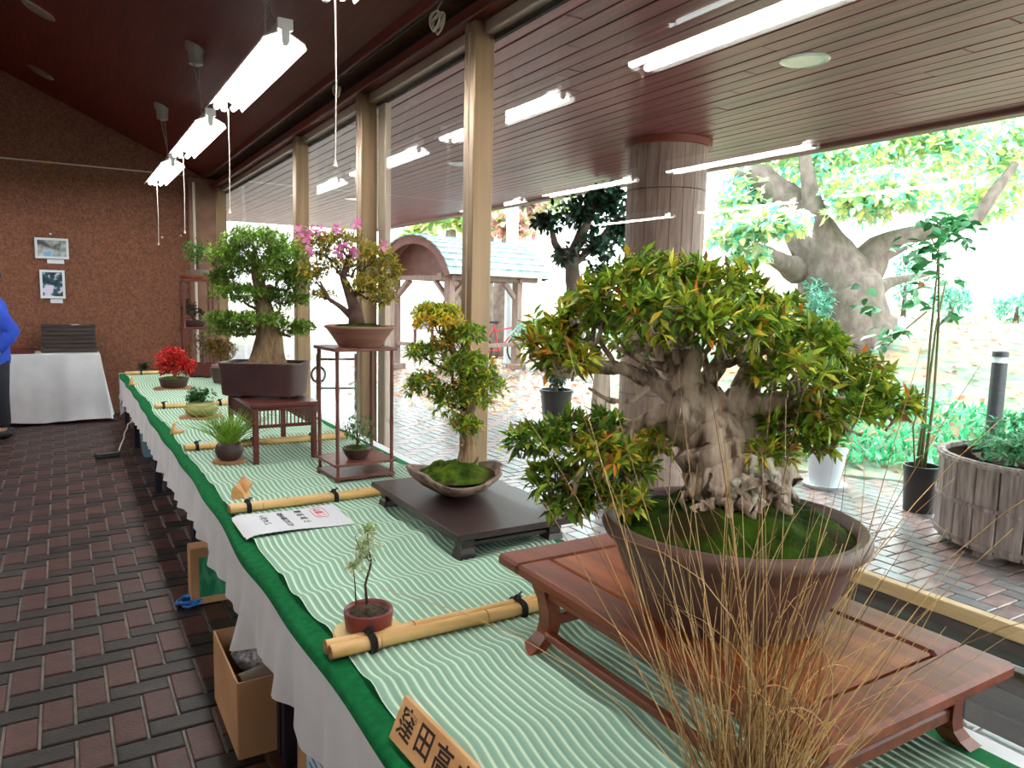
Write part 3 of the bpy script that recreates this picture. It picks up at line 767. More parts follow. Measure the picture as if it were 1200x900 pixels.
# bamboo pole pairs
bam = [(1.612, .498, 1.46, .0168, (.598, 1.016), 'in front of the red seedling pot'), (2.90, .517, 1.37, .0160, (.585, .925), 'behind the paper notice'), (4.18, .53, 1.40, .0155, (.588, .875, 1.2), 'behind the bright green grass pot'),
       (5.78, .545, 1.36, .0165, (.60, .98), 'behind the striped moss ball'), (8.22, .52, 1.38, .0165, (.66, 1.1), 'at the end by the rear wall')]
for k, (y, xa, xb, r, ties, w) in enumerate(bam):
    zc = max(MT(x, y + s * r) for x in (.7, .9, 1.1, 1.3) for s in (-1, 1)) + r * .9
    t = thing('bamboo_pair', 'pair of bamboo poles tied with black cord, lying ' + w, 'bamboo', ((xa + xb) / 2, y, zc - r), group='bamboo pole dividers')
    for s in (-1, 1):
        mb = MB(); pts = []; rs = []
        x = xa + (0 if s < 0 else -.006); pitch = .29; off = .12 + (.10 if s > 0 else 0)
        nodes = [xa + off + pitch * i for i in range(5) if xa + off + pitch * i < xb]
        st = sorted([xa, xb] + [q + d for q in nodes for d in (-.012, -.003, 0, .003, .012)])
        for q in st:
            b_ = 1.0
            for nd in nodes:
                if abs(q - nd) < .0031: b_ = 1.09 if abs(q - nd) > .001 else 1.02
            pts.append((q, y + s * r * 1.0 + .004 * math.sin(q * 3 + s), zc + .0015 * math.sin(q * 5 + s))); rs.append(r * b_)
        mb.tube(pts, rs, 14); po = mb.build('pole', 'bamboo', t, smooth=True)
        for nd in nodes:
            MB().tube([(nd - .0012, y + s * r + .004 * math.sin(nd * 3 + s), zc), (nd + .0012, y + s * r + .004 * math.sin(nd * 3 + s), zc)], r * 1.1, 14).build('node_ring', 'bamboo_node', po, smooth=True)
        MB().lathe([(0, 0), (r * .62, 0), (r * .99, .0), (r * .99, .002)], (0, 0, 0), 14)
        mb = MB().tube([(xa - .0012, y + s * r + .004 * math.sin(xa * 3 + s), zc), (xa + .001, y + s * r + .004 * math.sin(xa * 3 + s), zc)], r * .97, 14); mb.build('cut_end', 'bamboo_end', po)
    for tx in ties:
        mb = MB()
        for q in (-.006, 0, .006):
            pts = []
            for i in range(25):
                a = 2 * math.pi * i / 24
                yy_ = (2.0 * r + .003) * math.cos(a); zz = (r + .0035) * math.sin(a)
                sc = 1.0 if abs(yy_) > r else (1.0)
                ex = abs(math.cos(a)) ** .55 * (1 if math.cos(a) >= 0 else -1); ez = abs(math.sin(a)) ** .75 * (1 if math.sin(a) >= 0 else -1)
                pts.append((tx + q, y + (2 * r + .002) * ex, zc + (r + .003) * ez))
            mb.tube(pts, .0032, 6, cap=False)
        mb.ell((tx, y + .006, zc + r + .006), (.012, .010, .009), 8, 6, noise=.3)
        mb.tube(bend((tx, y + .006, zc + r + .008), (tx + .022, y + .022, zc + r + .012), 3, .2), .003, 5)
        mb.tube(bend((tx, y + .006, zc + r + .008), (tx - .012, y - .012, zc + r + .010), 3, .2), .003, 5)
        mb.build('cord_tie', 'cord_black', t, smooth='all')

# ------------------------------------------------------------------ name boards and the paper notice
def face_frame(origin, tilt, yaw=0.0):
    X = Vector((0, -1, 0)); Yv = Vector((math.sin(tilt), 0, math.cos(tilt))); Z = X.cross(Yv)
    R3 = Matrix((X, Yv, Z)).transposed().to_4x4()
    return Matrix.Translation(origin) @ Matrix.Rotation(yaw, 4, 'Z') @ R3
def board(name, label, o, L, H, th, tilt, yaw, txt, size, wedge):
    t = thing(name, label, 'name board', (o.x, o.y, o.z), group='wooden name boards')
    M = face_frame(o, tilt, yaw)
    mb = MB().box((L / 2, H / 2, -th / 2), (L, H, th), bv=.0018); mb.v = [tuple(M @ Vector(v)) for v in mb.v]; mb.build('plaque', 'plaque_wood', t)
    if wedge == 'wedge':
        mb = MB().prism([(0, -th * 1.02), (0, -th - .045), (H * .62, -th * 1.02)], lambda u, v, w: M @ Vector((w, u, v)), L * .3, L * .7); mb.build('prop', 'plaque_wood', t)
    elif wedge == 'foot':
        mb = MB().box((L / 2, .006, -th - .028), (L * .8, .012, .056), M=None); mb.v = [tuple((Matrix.Translation(o) @ Matrix.Rotation(yaw, 4, 'Z') @ Matrix(((0, 0, -1, 0), (-1, 0, 0, 0), (0, 1, 0, 0), (0, 0, 0, 1)))) @ Vector(v)) for v in mb.v]; mb.build('foot', 'plaque_wood', t)
    if txt:
        n = len(txt)
        for i, ch in enumerate(txt):
            text_mesh('character', ch, size, 'ink', M @ Matrix.Translation((L * (i + .62) / (n + .25), H * (.5 + .02 * ((i % 2) - .5)), .0003)) @ Matrix.Rotation(-.06 + .05 * (i % 3), 4, 'Z'), t, .0006)
    return t
z0 = MT(.55, 1.1) - .002
board('name_board', 'large leaning wooden name board brushed with four black characters', Vector((.497, 1.240, z0)), .285, .082, .012, .42, .06, '窪田高之', .058, 'wedge')
c = at_z(283, 583, .568)
o = Vector((c.x - .03, c.y + .035, .566))
t = thing('name_board', 'small wooden plaque leaning on a rounded wedge block near the grass pot', 'name board', tuple(o), group='wooden name boards')
mb = MB(); P = [(-.035, 0), (-.04, .02), (-.032, .05), (-.015, .058), (.02, .03), (.035, .0)]
mb.prism(P, lambda u, v, w: Vector((c.x + u * .7 + w * .5, c.y + w - u * .3, .568 + v)), -.035, .035); mb.build('block', 'plaque_wood', t)
M = face_frame(Vector((c.x - .008, c.y + .044, .61)), .5, .5)
mb = MB().box((.035, .02, 0), (.07, .055, .012), bv=.002, M=None); mb.v = [tuple(M @ Matrix.Rotation(-.35, 4, 'Z') @ Vector(v)) for v in mb.v]; mb.build('plaque', 'plaque_wood', t)
c = at_z(203, 507, .568); board('name_board', 'small upright wooden name board on a flat foot beside the striped moss ball', Vector((c.x, c.y + .05, MT(c.x, c.y) - .003)), .10, .068, .010, .3, -.25, '', .036, 'foot')
c = at_z(154, 450, .568); board('name_board', 'small wooden name board standing beside the red maple at the far end', Vector((c.x, c.y + .05, MT(c.x, c.y) - .003)), .11, .075, .010, .25, -.25, '', .03, 'foot')

ps = thing('paper_notice', 'white paper notice with black columns of writing and a red boxed heading', 'notice', (.69, 2.66, .575))
def pz(x, y): return MT(x, y) + .0022
def pnt(u, v):
    x = .505 + .375 * u; y = 2.532 + .262 * v - .012 * u
    return Vector((x, y, .582 + .0035 * math.sin(5 * u + 2 * v) + (-.010 * max(0, (.10 - u) / .1) ** 2)))
MB().grid(pnt, 24, 12).build('sheet', 'paper_white', ps, smooth='all')
MB().grid(lambda u, v: pnt(u * .022, .08 + .8 * v) + Vector((-.004, 0, .001)), 2, 8).build('tape', 'white_enamel', ps)
def zc_(x, y): return .582 + .0035 * math.sin(5 * (x - .505) / .375 + 2 * (y - 2.532) / .262) + .0006
for col, (txt, x, sz, y0, st, mt) in enumerate((('お願い', .805, .034, 2.745, .036, 'ink_red'), ('展示品に', .735, .030, 2.755, .046, 'ink_grey'), ('お手を触れないで', .668, .024, 2.755, .0245, 'ink_grey'), ('ください', .60, .028, 2.735, .033, 'ink_grey'))):
    for i, ch in enumerate(txt):
        y = y0 - st * i; text_mesh('character', ch, sz, mt, Matrix.Translation((x, y, zc_(x, y))), ps, .0003)
mb = MB(); cx, cy = .805, 2.709; pts = []
for i in range(33):
    a = 2 * math.pi * i / 32
    ex = abs(math.cos(a)) ** .6 * (1 if math.cos(a) >= 0 else -1); ey = abs(math.sin(a)) ** .6 * (1 if math.sin(a) >= 0 else -1)
    x, y = cx + .026 * ex, cy + .062 * ey; pts.append((x, y, zc_(x, y) + .0002))
mb.tube(pts, .0011, 4, cap=False); mb.build('heading_box', 'ink_red', ps)

# ------------------------------------------------------------------ under and beside the table
t = thing('open_carton', 'open cardboard carton holding a wrapped bundle and a paper tube by the table leg', 'carton', (.58, 2.32, 0))
def carton(t, x0, x1, y0, y1, h, th=.006):
    MB().box(((x0 + x1) / 2, (y0 + y1) / 2, th / 2), (x1 - x0, y1 - y0, th)).build('base', 'cardboard_in', t)
    for c_, d_ in ((((x0 + x1) / 2, y0, h / 2), (x1 - x0, th, h)), (((x0 + x1) / 2, y1, h / 2), (x1 - x0, th, h)), ((x0, (y0 + y1) / 2, h / 2), (th, y1 - y0, h)), ((x1, (y0 + y1) / 2, h / 2), (th, y1 - y0, h))):
        MB().box(c_, d_, bv=.001).build('panel', 'cardboard', t)
carton(t, .405, .80, 2.20, 2.60, .245)
b = thing('wrapped_bundle', 'crinkled silver wrapped bundle lying in the open carton', 'bundle', (.53, 2.46, .2))
mb = MB().ell((.535, 2.45, .205), (.10, .085, .055), 18, 12, noise=.18); mb.build('bundle_wrap', 'foil_wrap', b, smooth='all')
b = thing('paper_tube', 'grey brown paper tube lying across the open carton', 'tube', (.56, 2.33, .2))
MB().tube([(.43, 2.30, .18), (.76, 2.36, .20)], .038, 18).build('tube_wall', 'kraft_tube', b, smooth=True)
MB().tube([(.4295, 2.2999, .17996), (.432, 2.3003, .1803)], .031, 18).build('tube_end', 'cardboard_in', b)
MB().box((.65, 2.4, .09), (.24, .3, .15), bv=.01).build('inner_box', 'cardboard_in', thing('inner_box', 'brown inner box at the bottom of the open carton', 'box', (.65, 2.4, .012)))
t = thing('sealed_carton', 'brown carton behind the table legs with a pale blue shipping label', 'carton', (.72, 1.93, 0))
carton(t, .55, .93, 1.78, 2.08, .22)
MB().box((.74, 1.93, .222), (.38, .3, .004)).build('lid', 'cardboard', t)
lb = MB().box((.60, 1.778, .09), (.10, .003, .085)).build('shipping_label', 'label_blue', t)
lb2 = MB().box((.548, 1.90, .10), (.003, .16, .085)).build('shipping_label', 'label_blue', t)
for i, (dx, w) in enumerate(((.02, .05), (-.008, .1), (-.022, .07))): MB().box((.546, 1.90, .10 + dx), (.001, w, .005)).build('written_line', 'ink_grey', lb2)
t = thing('printed_carton', 'upright brown carton printed with a green grassy picture under the table', 'carton', (.55, 3.55, 0))
carton(t, .452, .72, 3.46, 3.56, .255)
MB().box((.586, 3.51, .257), (.268, .1, .004)).build('lid', 'cardboard', t)
MB().box((.566, 3.4565, .125), (.165, .002, .185)).build('green_print', 'print_green', t)
mb = MB(); pts = []
for i in range(60): a = i / 59 * 2 * math.pi * 3.2; pts.append((.625 + .030 * math.cos(a) + .006 * math.sin(3 * a), 3.453, .14 + .035 * math.sin(a * 1.3)))
mb.tube(pts, .002, 4); mb.build('blue_scribble', 'blue_rope', t)
c = at_z(221, 709, 0.0)
mb = MB(); pts = []
for i in range(150):
    a = i / 149 * 2 * math.pi * 4.4
    pts.append((c.x + .052 * math.cos(a) * (.8 + .25 * math.sin(a * .43)), c.y + .062 * math.sin(a) * (.75 + .3 * math.cos(a * .61)), .012 + .012 * (1 + math.sin(a * 1.7)) * .6))
mb.tube(pts, .006, 6); mb.build('blue_rope_coil', 'blue_rope', smooth='all', loc=(c.x, c.y, 0), label='small loose coil of bright blue rope on the brick floor', cat='rope')
t = thing('storage_bin', 'grey blue plastic bin with a yellow tag under the far tables', 'bin', (.66, 6.95, 0))
mb = MB().lathe([(0, 0), (.12, 0), (.145, .27), (.155, .28), (.155, .295), (.14, .295), (.115, .02), (0, .02)], (.66, 6.95, 0), 4, rz=math.pi / 4, sx=1.25, sy=1.25); mb.build('tub', 'bin_teal', t)
MB().box((.62, 6.90, .315), (.07, .05, .03), bv=.008).build('tag', 'yellow_plastic', t)
c = at_z(126, 536, 0)
t = thing('power_strip', 'black power strip lying on the floor by the far table legs', 'power strip', (c.x, c.y, 0))
MB().box((c.x, c.y, .024), (.19, .07, .046), rz=.2, bv=.008).build('body', 'plastic_black', t)
for q in (-.05, 0, .05): MB().box((c.x + q, c.y + q * .2, .05), (.026, .03, .006), rz=.2, bv=.002).build('socket', 'bronze_dark', t)
MB().tube(bend((c.x + .08, c.y, .03), (c.x + .22, c.y + .25, .3), 8, .06, -.0) + [Vector((c.x + .24, c.y + .4, .5))], .006, 6).build('cable', 'cord_white', t, smooth='all')

# ------------------------------------------------------------------ stands, pots and bonsai
def at_d(px, py, D): return EYE + ray(px, py) * (D / FPX)
mat('rosewood', lin(104, 46, 18), lin(138, 66, 26), 5, .4, stretch=(7, .5, 7), bump=.03)
mat('rosewood_panel', lin(124, 56, 16), lin(166, 86, 26), 4, .36, stretch=(6, .45, 6), spec=.4)
mat('rosewood_edge', lin(102, 42, 20), lin(134, 60, 28), 6, .4, stretch=(6, .6, 6))
mat('ebony', lin(36, 22, 24), lin(54, 34, 34), 6, .36, stretch=(6, .5, 6), coat=.08)
mat('etagere_wood', lin(98, 54, 46), lin(122, 72, 62), 6, .4, stretch=(4, 4, .6))
mat('stand_red', lin(84, 32, 28), lin(106, 44, 36), 6, .35, stretch=(5, .6, 5), coat=.2)
mat('pot_brown', lin(86, 59, 52), lin(106, 75, 64), 6, .55, bump=.15, bscale=60, c3=lin(90, 80, 78), c3scale=4, c3th=(.5, .7))
mat('pot_purple', lin(66, 44, 46), lin(82, 56, 56), 6, .4, bump=.08, bscale=60)
mat('pot_crackle', lin(112, 90, 80), lin(150, 126, 112), 16, .8, bump=.8, bscale=26, c3=lin(84, 64, 58), c3scale=20, c3th=(.52, .62))
mat('pot_terracotta', lin(140, 96, 80), lin(166, 118, 100), 5, .6, stretch=(1, 1, 8), bump=.15)
mat('pot_red', lin(116, 48, 46), lin(138, 62, 58), 7, .35)
mat('pot_dark', lin(58, 40, 38), lin(74, 52, 48), 7, .45)
mat('pot_oxblood', lin(86, 26, 26), lin(104, 36, 32), 7, .4)
mat('pot_grey', lin(104, 104, 96), lin(124, 122, 112), 7, .5)
mat('disc_wood', lin(200, 170, 110), lin(214, 188, 130), 12, .6, stretch=(1, 1, 1))
mat('disc_brown', lin(150, 104, 68), lin(170, 124, 84), 12, .6)
mat('moss', lin(40, 62, 14), lin(84, 104, 26), 22, .95, bump=1.0, bscale=120, c3=lin(70, 52, 28), c3scale=7, c3th=(.52, .62), spec=.1)
mat('moss_vivid', lin(26, 42, 9), lin(56, 82, 12), 16, .95, bump=1.0, bscale=120, c3=lin(52, 44, 20), c3scale=6, c3th=(.5, .62), spec=.1)
mat('soil_grit', lin(86, 70, 56), lin(150, 134, 112), 70, .95, bump=1.0, bscale=90)
mat('soil_dark', lin(48, 38, 28), lin(84, 68, 50), 60, .95, bump=1.0, bscale=90)
mat('bark_pale', lin(168, 146, 128), lin(204, 184, 164), 9, .8, stretch=(3, 3, 1), bump=.9, bscale=34, c3=lin(98, 76, 62), c3scale=11, c3th=(.5, .66))
mat('bark_tan', lin(118, 92, 66), lin(164, 136, 102), 10, .85, stretch=(5, 5, .7), bump=.9, bscale=22)
mat('bark_dark', lin(74, 52, 44), lin(104, 78, 66), 16, .85, bump=.5)
mat('root_lichen', lin(176, 170, 152), lin(206, 202, 186), 14, .85, bump=.6)
mat('straw', lin(172, 134, 84), lin(206, 172, 120), 18, .6, stretch=(1, 1, .2), island=.25, spec=.3)
mat('straw_dark', lin(112, 80, 50), lin(154, 114, 74), 18, .65, stretch=(1, 1, .2), island=.25, spec=.3)
mat('moss_ball', lin(120, 124, 72), lin(168, 166, 110), 9, .9, stretch=(1, 1, 9), bump=.5)

AZ_COLS = [lin(160, 184, 52), lin(122, 162, 48), lin(86, 124, 40), lin(196, 200, 70), lin(226, 194, 62), lin(226, 136, 48), lin(146, 100, 58)]
AZ_W = [30, 30, 18, 14, 5, 2.2, 3]

def bonsai_crown(parent, pads, size, k, cols, w, tmpl=LEAF, m='leaf', low=.35, rmin=.6, spread=.9, parts=0, name='foliage', jit=.18, mult=1.0):
    Ps, Ds, Ss, Cs, tips = [], [], [], [], []
    for pd in pads:
        c, r, n = pd[:3]; ww = pd[3] if len(pd) > 3 else w
        p, d = pad_tips(c, r, int(n * mult), low, rmin); tips.append(p)
        P, Dd, S = rosettes(p, d, k, size, spread)
        Ps.append(P); Ds.append(Dd); Ss.append(S); Cs.append(palette(len(P), cols, ww, jit))
    P, Dd, S, C = map(np.concatenate, (Ps, Ds, Ss, Cs))
    if parts:
        e = np.array(EYE); dist = np.linalg.norm(P - e, axis=1) / S
        order = np.argsort(dist); sel = order[:parts]; rest = order[parts:]
        one = {}
        X, Y, Z = frames(Dd[sel])
        for q, i in enumerate(sel):
            ci = int(np.argmin(((np.array(cols) - C[i]) ** 2).sum(1)))
            if ci not in one: one[ci] = leaf_mesh('leaf', np.zeros((1, 3)), np.array([[0, 1.0, 0]]), [1.0], [cols[ci]], tmpl, m)
            R3 = Matrix((Vector(X[q]), Vector(Y[q]), Vector(Z[q]))).transposed().to_4x4()
            link_mesh('leaf', one[ci], Vector(P[i]), parent, M=R3 @ Matrix.Scale(float(S[i]), 4))
        P, Dd, S, C = P[rest], Dd[rest], S[rest], C[rest]
    leaf_obj(name, P, Dd, S, C, tmpl, m, parent)
    return tips
def bonsai_limbs(parent, attach, pads, tips, m, r0=.008, r1=.003, ntw=14, rt=.0014, wob=.25, twigs=True):
    tw = MB()
    for (pd, tp, at) in zip(pads, tips, attach):
        c = Vector(pd[0]); e = c - Vector((0, 0, pd[1][2] * .45)); a, ra = (at if isinstance(at, tuple) else (at, r0))
        pts = bend(a, e, 6, wob); MB().tube(pts, taper(ra, r1, 6), 7).build('branch', m, parent, smooth='all')
        if twigs:
            for q in range(min(ntw, len(tp))):
                b = Vector(tp[random.randrange(len(tp))]); s = pts[random.choice((3, 4, 5, 6))]
                tw.tube(bend(s, b, 4, .3), taper(r1 * .75, rt * .6, 4), 4, cap=False)
    if tw.v: tw.build('twigs', m, parent, smooth='all', kind='stuff')

def round_pot(parent, c, prof, m, n=44, **k):
    return MB().lathe(prof, c, n, **k).build('pot', m, parent, smooth=True)

# --- low rosewood stand under the large azalea
def slab(mb, x0, x1, y0, y1, z0, z1, bv, mi=0): mb.box(((x0 + x1) / 2, (y0 + y1) / 2, (z0 + z1) / 2), (x1 - x0, y1 - y0, z1 - z0), bv=bv, mi=mi)
SX0, SX1, SY0, SY1, SZT = .925, 1.472, .62, 1.575, .757
t = thing('display_stand', 'reddish brown low wooden stand with inset top panel under the large azalea', 'stand', ((SX0 + SX1) / 2, (SY0 + SY1) / 2, .57))
fw = .095
for (a, b, c_, d) in ((SX0, SX1, SY0, SY0 + fw), (SX0, SX1, SY1 - fw, SY1), (SX0, SX0 + fw, SY0 + fw, SY1 - fw), (SX1 - fw, SX1, SY0 + fw, SY1 - fw)):
    mb = MB(); slab(mb, a, b, c_, d, SZT - .030, SZT, .007); mb.build('frame_rail', 'rosewood_edge', t, smooth=False)
mb = MB(); slab(mb, SX0 + fw + .005, SX1 - fw - .005, SY0 + fw + .005, SY1 - fw - .005, SZT - .026, SZT - .0015, .003); mb.build('top_panel', 'rosewood_panel', t)
mb = MB(); slab(mb, SX0 + .05, SX1 - .05, SY0 + .05, SY1 - .05, SZT - .036, SZT - .027, 0); mb.build('underside', 'rosewood', t)
for sx, lx in ((-1, SX0 + .035), (1, SX1 - .04)):
    for sy, ly in ((-1, SY0 + .085), (1, SY1 - .17)):
        fz = MT(min(max(lx, MX0), MX1), ly) - .002; mb = MB(); pts = []; n = 9; vs = []
        for i in range(n):
            q = i / (n - 1); z = fz + (SZT - .03 - fz) * q
            o = .030 * max(0, 1 - q * 3.2) ** 1.6 - .012 * math.sin(math.pi * min(1, q * 1.1)); w = .021 + .006 * max(0, 1 - q * 5) + .008 * max(0, (q - .8) * 5)
            cx_, cy_ = lx + sx * o, ly + sy * o * .3
            vs += [(cx_ - w * .8, cy_ - w, z), (cx_ + w * .8, cy_ - w, z), (cx_ + w * .8, cy_ + w, z), (cx_ - w * .8, cy_ + w, z)]
        fs = [(i * 4 + j, i * 4 + (j + 1) % 4, i * 4 + 4 + (j + 1) % 4, i * 4 + 4 + j) for i in range(n - 1) for j in range(4)] + [(3, 2, 1, 0), (n * 4 - 4, n * 4 - 3, n * 4 - 2, n * 4 - 1)]
        mb.add(vs, fs); mb.build('leg', 'rosewood_edge', t)
for ly in (SY0 + .085, SY1 - .17):
    mb = MB(); slab(mb, SX0 + .045, SX1 - .05, ly - .012, ly + .012, .622, .65, .004); mb.build('stretcher', 'rosewood_edge', t)
for lx in (SX0 + .035, SX1 - .04):
    mb = MB(); slab(mb, lx - .009, lx + .009, SY0 + .105, SY1 - .19, SZT - .058, SZT - .036, .003); mb.build('apron', 'rosewood_edge', t)
    mb = MB(); slab(mb, lx - .012, lx + .012, SY0 + .1, SY1 - .185, .598, .618, .004); mb.build('stretcher', 'rosewood_edge', t)

# --- the large azalea
PCx, PCy = 1.180, 1.046
t = thing('azalea_bonsai', 'very large old bonsai with spreading gnarled crown in a big brown bowl', 'bonsai', (PCx, PCy, SZT))
H = .200
round_pot(t, (PCx, PCy, SZT), [(.0, .006), (.13, .006), (.165, .002), (.176, .004), (.19, .03), (.222, .09), (.240, .14), (.250, .158), (.264, .168), (.269, .180), (.267, .192), (.260, H), (.248, H - .001), (.240, H - .008), (.236, H - .03), (.0, H - .04)], 'pot_brown', 72)
mb = MB(); mound(mb, (PCx, PCy, SZT + H - .018), .237, .062, n=84, rings=22, amp=.13, seed=5); mb.build('moss', 'moss_vivid', t, smooth='all')
for q in range(3):
    a = .6 + q * 2.1
    MB().box((PCx + .15 * math.cos(a), PCy + .15 * math.sin(a), SZT + .012), (.05, .03, .024), rz=a + 1.57, bv=.004).build('pot_foot', 'pot_brown', t)
D0 = 1.56
def PD(px, py, rx, ry, dv=0.0, n=40, w=None, deep=.85):
    c = at_d(px, py, D0 + dv); u = (D0 + dv) / FPX
    return (c, (rx * u, rx * u * deep, ry * u), n) + ((w,) if w else ())
DK = [16, 30, 34, 6, 2, 1, 3]; YL_ = [30, 20, 8, 22, 14, 9, 4]
pads = [PD(775, 322, 62, 30, 0, 62), PD(722, 345, 55, 32, -.04, 52), PD(838, 335, 62, 32, .0, 60), PD(690, 372, 46, 32, .03, 40), PD(642, 398, 36, 34, 0, 40, YL_), PD(668, 424, 38, 20, -.04, 28, YL_),
        PD(785, 368, 70, 36, -.12, 62), PD(862, 380, 66, 38, -.12, 62), PD(905, 368, 52, 32, .05, 44), PD(950, 405, 50, 34, 0, 46), PD(935, 440, 60, 30, -.10, 46), PD(1002, 438, 46, 28, .0, 38), PD(1042, 474, 36, 26, -.02, 32),
        PD(985, 485, 52, 24, -.08, 36), PD(900, 415, 50, 28, .12, 34), PD(740, 395, 44, 24, .12, 28), PD(800, 345, 90, 38, .14, 50), PD(925, 500, 46, 20, -.05, 30), PD(905, 530, 34, 14, -.08, 22, YL_), PD(965, 520, 30, 14, -.03, 16),
        PD(632, 515, 40, 22, 0, 34, DK), PD(690, 500, 46, 22, .03, 36, DK), PD(705, 533, 44, 22, -.05, 36, YL_), PD(655, 560, 40, 20, .02, 32, DK), PD(742, 548, 32, 18, .02, 22), PD(772, 516, 34, 18, .08, 20, YL_), PD(665, 592, 34, 13, .0, 22, DK), PD(735, 585, 30, 14, -.05, 20, YL_), PD(700, 575, 30, 12, 0, 18)]
tips = bonsai_crown(t, pads, .040, 6, AZ_COLS, AZ_W, tmpl=LEAF, m='leaf', parts=290, rmin=.5, mult=1.6)
def tp(px, py, dv=0): return at_d(px, py, D0 + dv)
mb = MB()
def limb(pts, rs, nn=10):
    P = []; R_ = []
    for (a, ra), (b, rb) in zip(list(zip(pts, rs))[:-1], list(zip(pts, rs))[1:]):
        for i in range(4):
            q = i / 4; P.append(Vector(a).lerp(Vector(b), q) + Vector((random.uniform(-1, 1), random.uniform(-1, 1), random.uniform(-1, 1))) * ra * .16); R_.append((ra + (rb - ra) * q) * random.uniform(.9, 1.12))
    P.append(Vector(pts[-1])); R_.append(rs[-1]); mb.tube(P, R_, nn)
limb([tp(868, 585), tp(850, 550), tp(838, 515), tp(815, 480), tp(800, 455)], [.105, .085, .080, .066, .040], 14)
limb([tp(905, 575, .02), tp(885, 540), tp(860, 510), tp(870, 470), tp(885, 430)], [.07, .066, .060, .034, .018], 12)
limb([tp(838, 505), tp(810, 485, -.03), tp(786, 478, -.05)], [.050, .036, .025], 12)
limb([tp(820, 490), tp(775, 452, .0), tp(730, 432, .0), tp(690, 425)], [.044, .018, .013, .008])
limb([tp(800, 465), tp(775, 410, .03), tp(760, 370, .03)], [.032, .016, .008])
limb([tp(805, 460), tp(812, 410, -.05), tp(800, 370, -.06)], [.032, .016, .008])
limb([tp(815, 470), tp(850, 415, .02), tp(862, 380, .0)], [.026, .014, .008])
limb([tp(870, 480), tp(930, 468, -.04), tp(985, 470, -.04), tp(1030, 485, -.02)], [.034, .019, .013, .006])
limb([tp(880, 500), tp(935, 492), tp(970, 505)], [.026, .014, .006])
limb([tp(790, 480), tp(740, 500, .03), tp(690, 512, .02), tp(640, 520)], [.022, .013, .010, .005])
limb([tp(740, 500, .03), tp(715, 555, 0), tp(665, 575)], [.012, .008, .005])
for (x0, y0, x1, y1, r0) in ((740, 440, 700, 395, .010), (728, 433, 660, 440, .010), (760, 455, 720, 470, .009), (720, 470, 690, 455, .007), (775, 452, 745, 415, .010), (812, 430, 835, 395, .010), (840, 430, 905, 410, .011), (880, 450, 925, 425, .010), (780, 430, 720, 405, .009), (795, 425, 785, 385, .010), (830, 440, 815, 400, .009), (860, 455, 870, 415, .009), (700, 428, 660, 405, .007), (820, 455, 760, 425, .010)):
    limb([tp(x0, y0, random.uniform(-.06, .06)), tp((x0 + x1) / 2 + random.uniform(-8, 8), (y0 + y1) / 2 + random.uniform(-8, 8), random.uniform(-.06, .06)), tp(x1, y1, random.uniform(-.08, .08))], [r0, r0 * .7, r0 * .45], 7)
mb.build('trunk', 'bark_pale', t, smooth='all')
MB().lathe([(.0, .0), (.016, .0), (.022, -.006), (.021, -.014)], (0, 0, 0), 12)
rt = MB()
for q in range(26):
    a = random.uniform(0, 6.28); r0 = random.uniform(.05, .085); b = Vector((PCx, PCy, SZT + H))
    p0 = b + Vector((r0 * math.cos(a), r0 * math.sin(a), random.uniform(.06, .12))); p1 = b + Vector(((r0 + .05) * math.cos(a + .3), (r0 + .05) * math.sin(a + .3), .018))
    rt.tube(bend(p0, p1, 5, .5), taper(random.uniform(.012, .020), .004, 5), 7)
rt.build('roots', 'bark_pale', t, smooth='all', kind='stuff')
rt = MB()
for q in range(14):
    c = tp(random.uniform(840, 905), random.uniform(535, 575), -.115); p1 = c + Vector((random.uniform(-.02, .02), random.uniform(-.02, .02), random.uniform(-.045, -.02)))
    rt.tube(bend(c, p1, 5, .6), taper(random.uniform(.005, .009), .004, 5), 6)
rt.build('pale_roots', 'root_lichen', t, smooth='all', kind='stuff')
tw = MB()
for pd, tpz in zip(pads, tips):
    for q in range(12):
        b = Vector(tpz[random.randrange(len(tpz))]); s = Vector(pd[0]) + Vector((random.uniform(-.5, .5) * pd[1][0], random.uniform(-.5, .5) * pd[1][1], -pd[1][2] * random.uniform(.5, 1.1)))
        tw.tube(bend(s, b, 4, .35), taper(.0035, .0013, 4), 4, cap=False)
tw.build('twigs', 'bark_pale', t, smooth='all', kind='stuff')
hub = [(755, 440), (800, 420), (860, 420), (930, 460), (700, 510), (690, 425)]
bmb = MB()
for pd in pads:
    q = project(pd[0]); h = min(hub, key=lambda z: (z[0] - q[0]) ** 2 + (z[1] - q[1]) ** 2)
    bmb.tube(bend(tp(h[0] + random.uniform(-10, 10), h[1] + random.uniform(-10, 10)), Vector(pd[0]) - Vector((0, 0, pd[1][2] * .5)), 6, .3), taper(.009, .0035, 6), 6)
bmb.build('branches', 'bark_pale', t, smooth='all', kind='stuff')

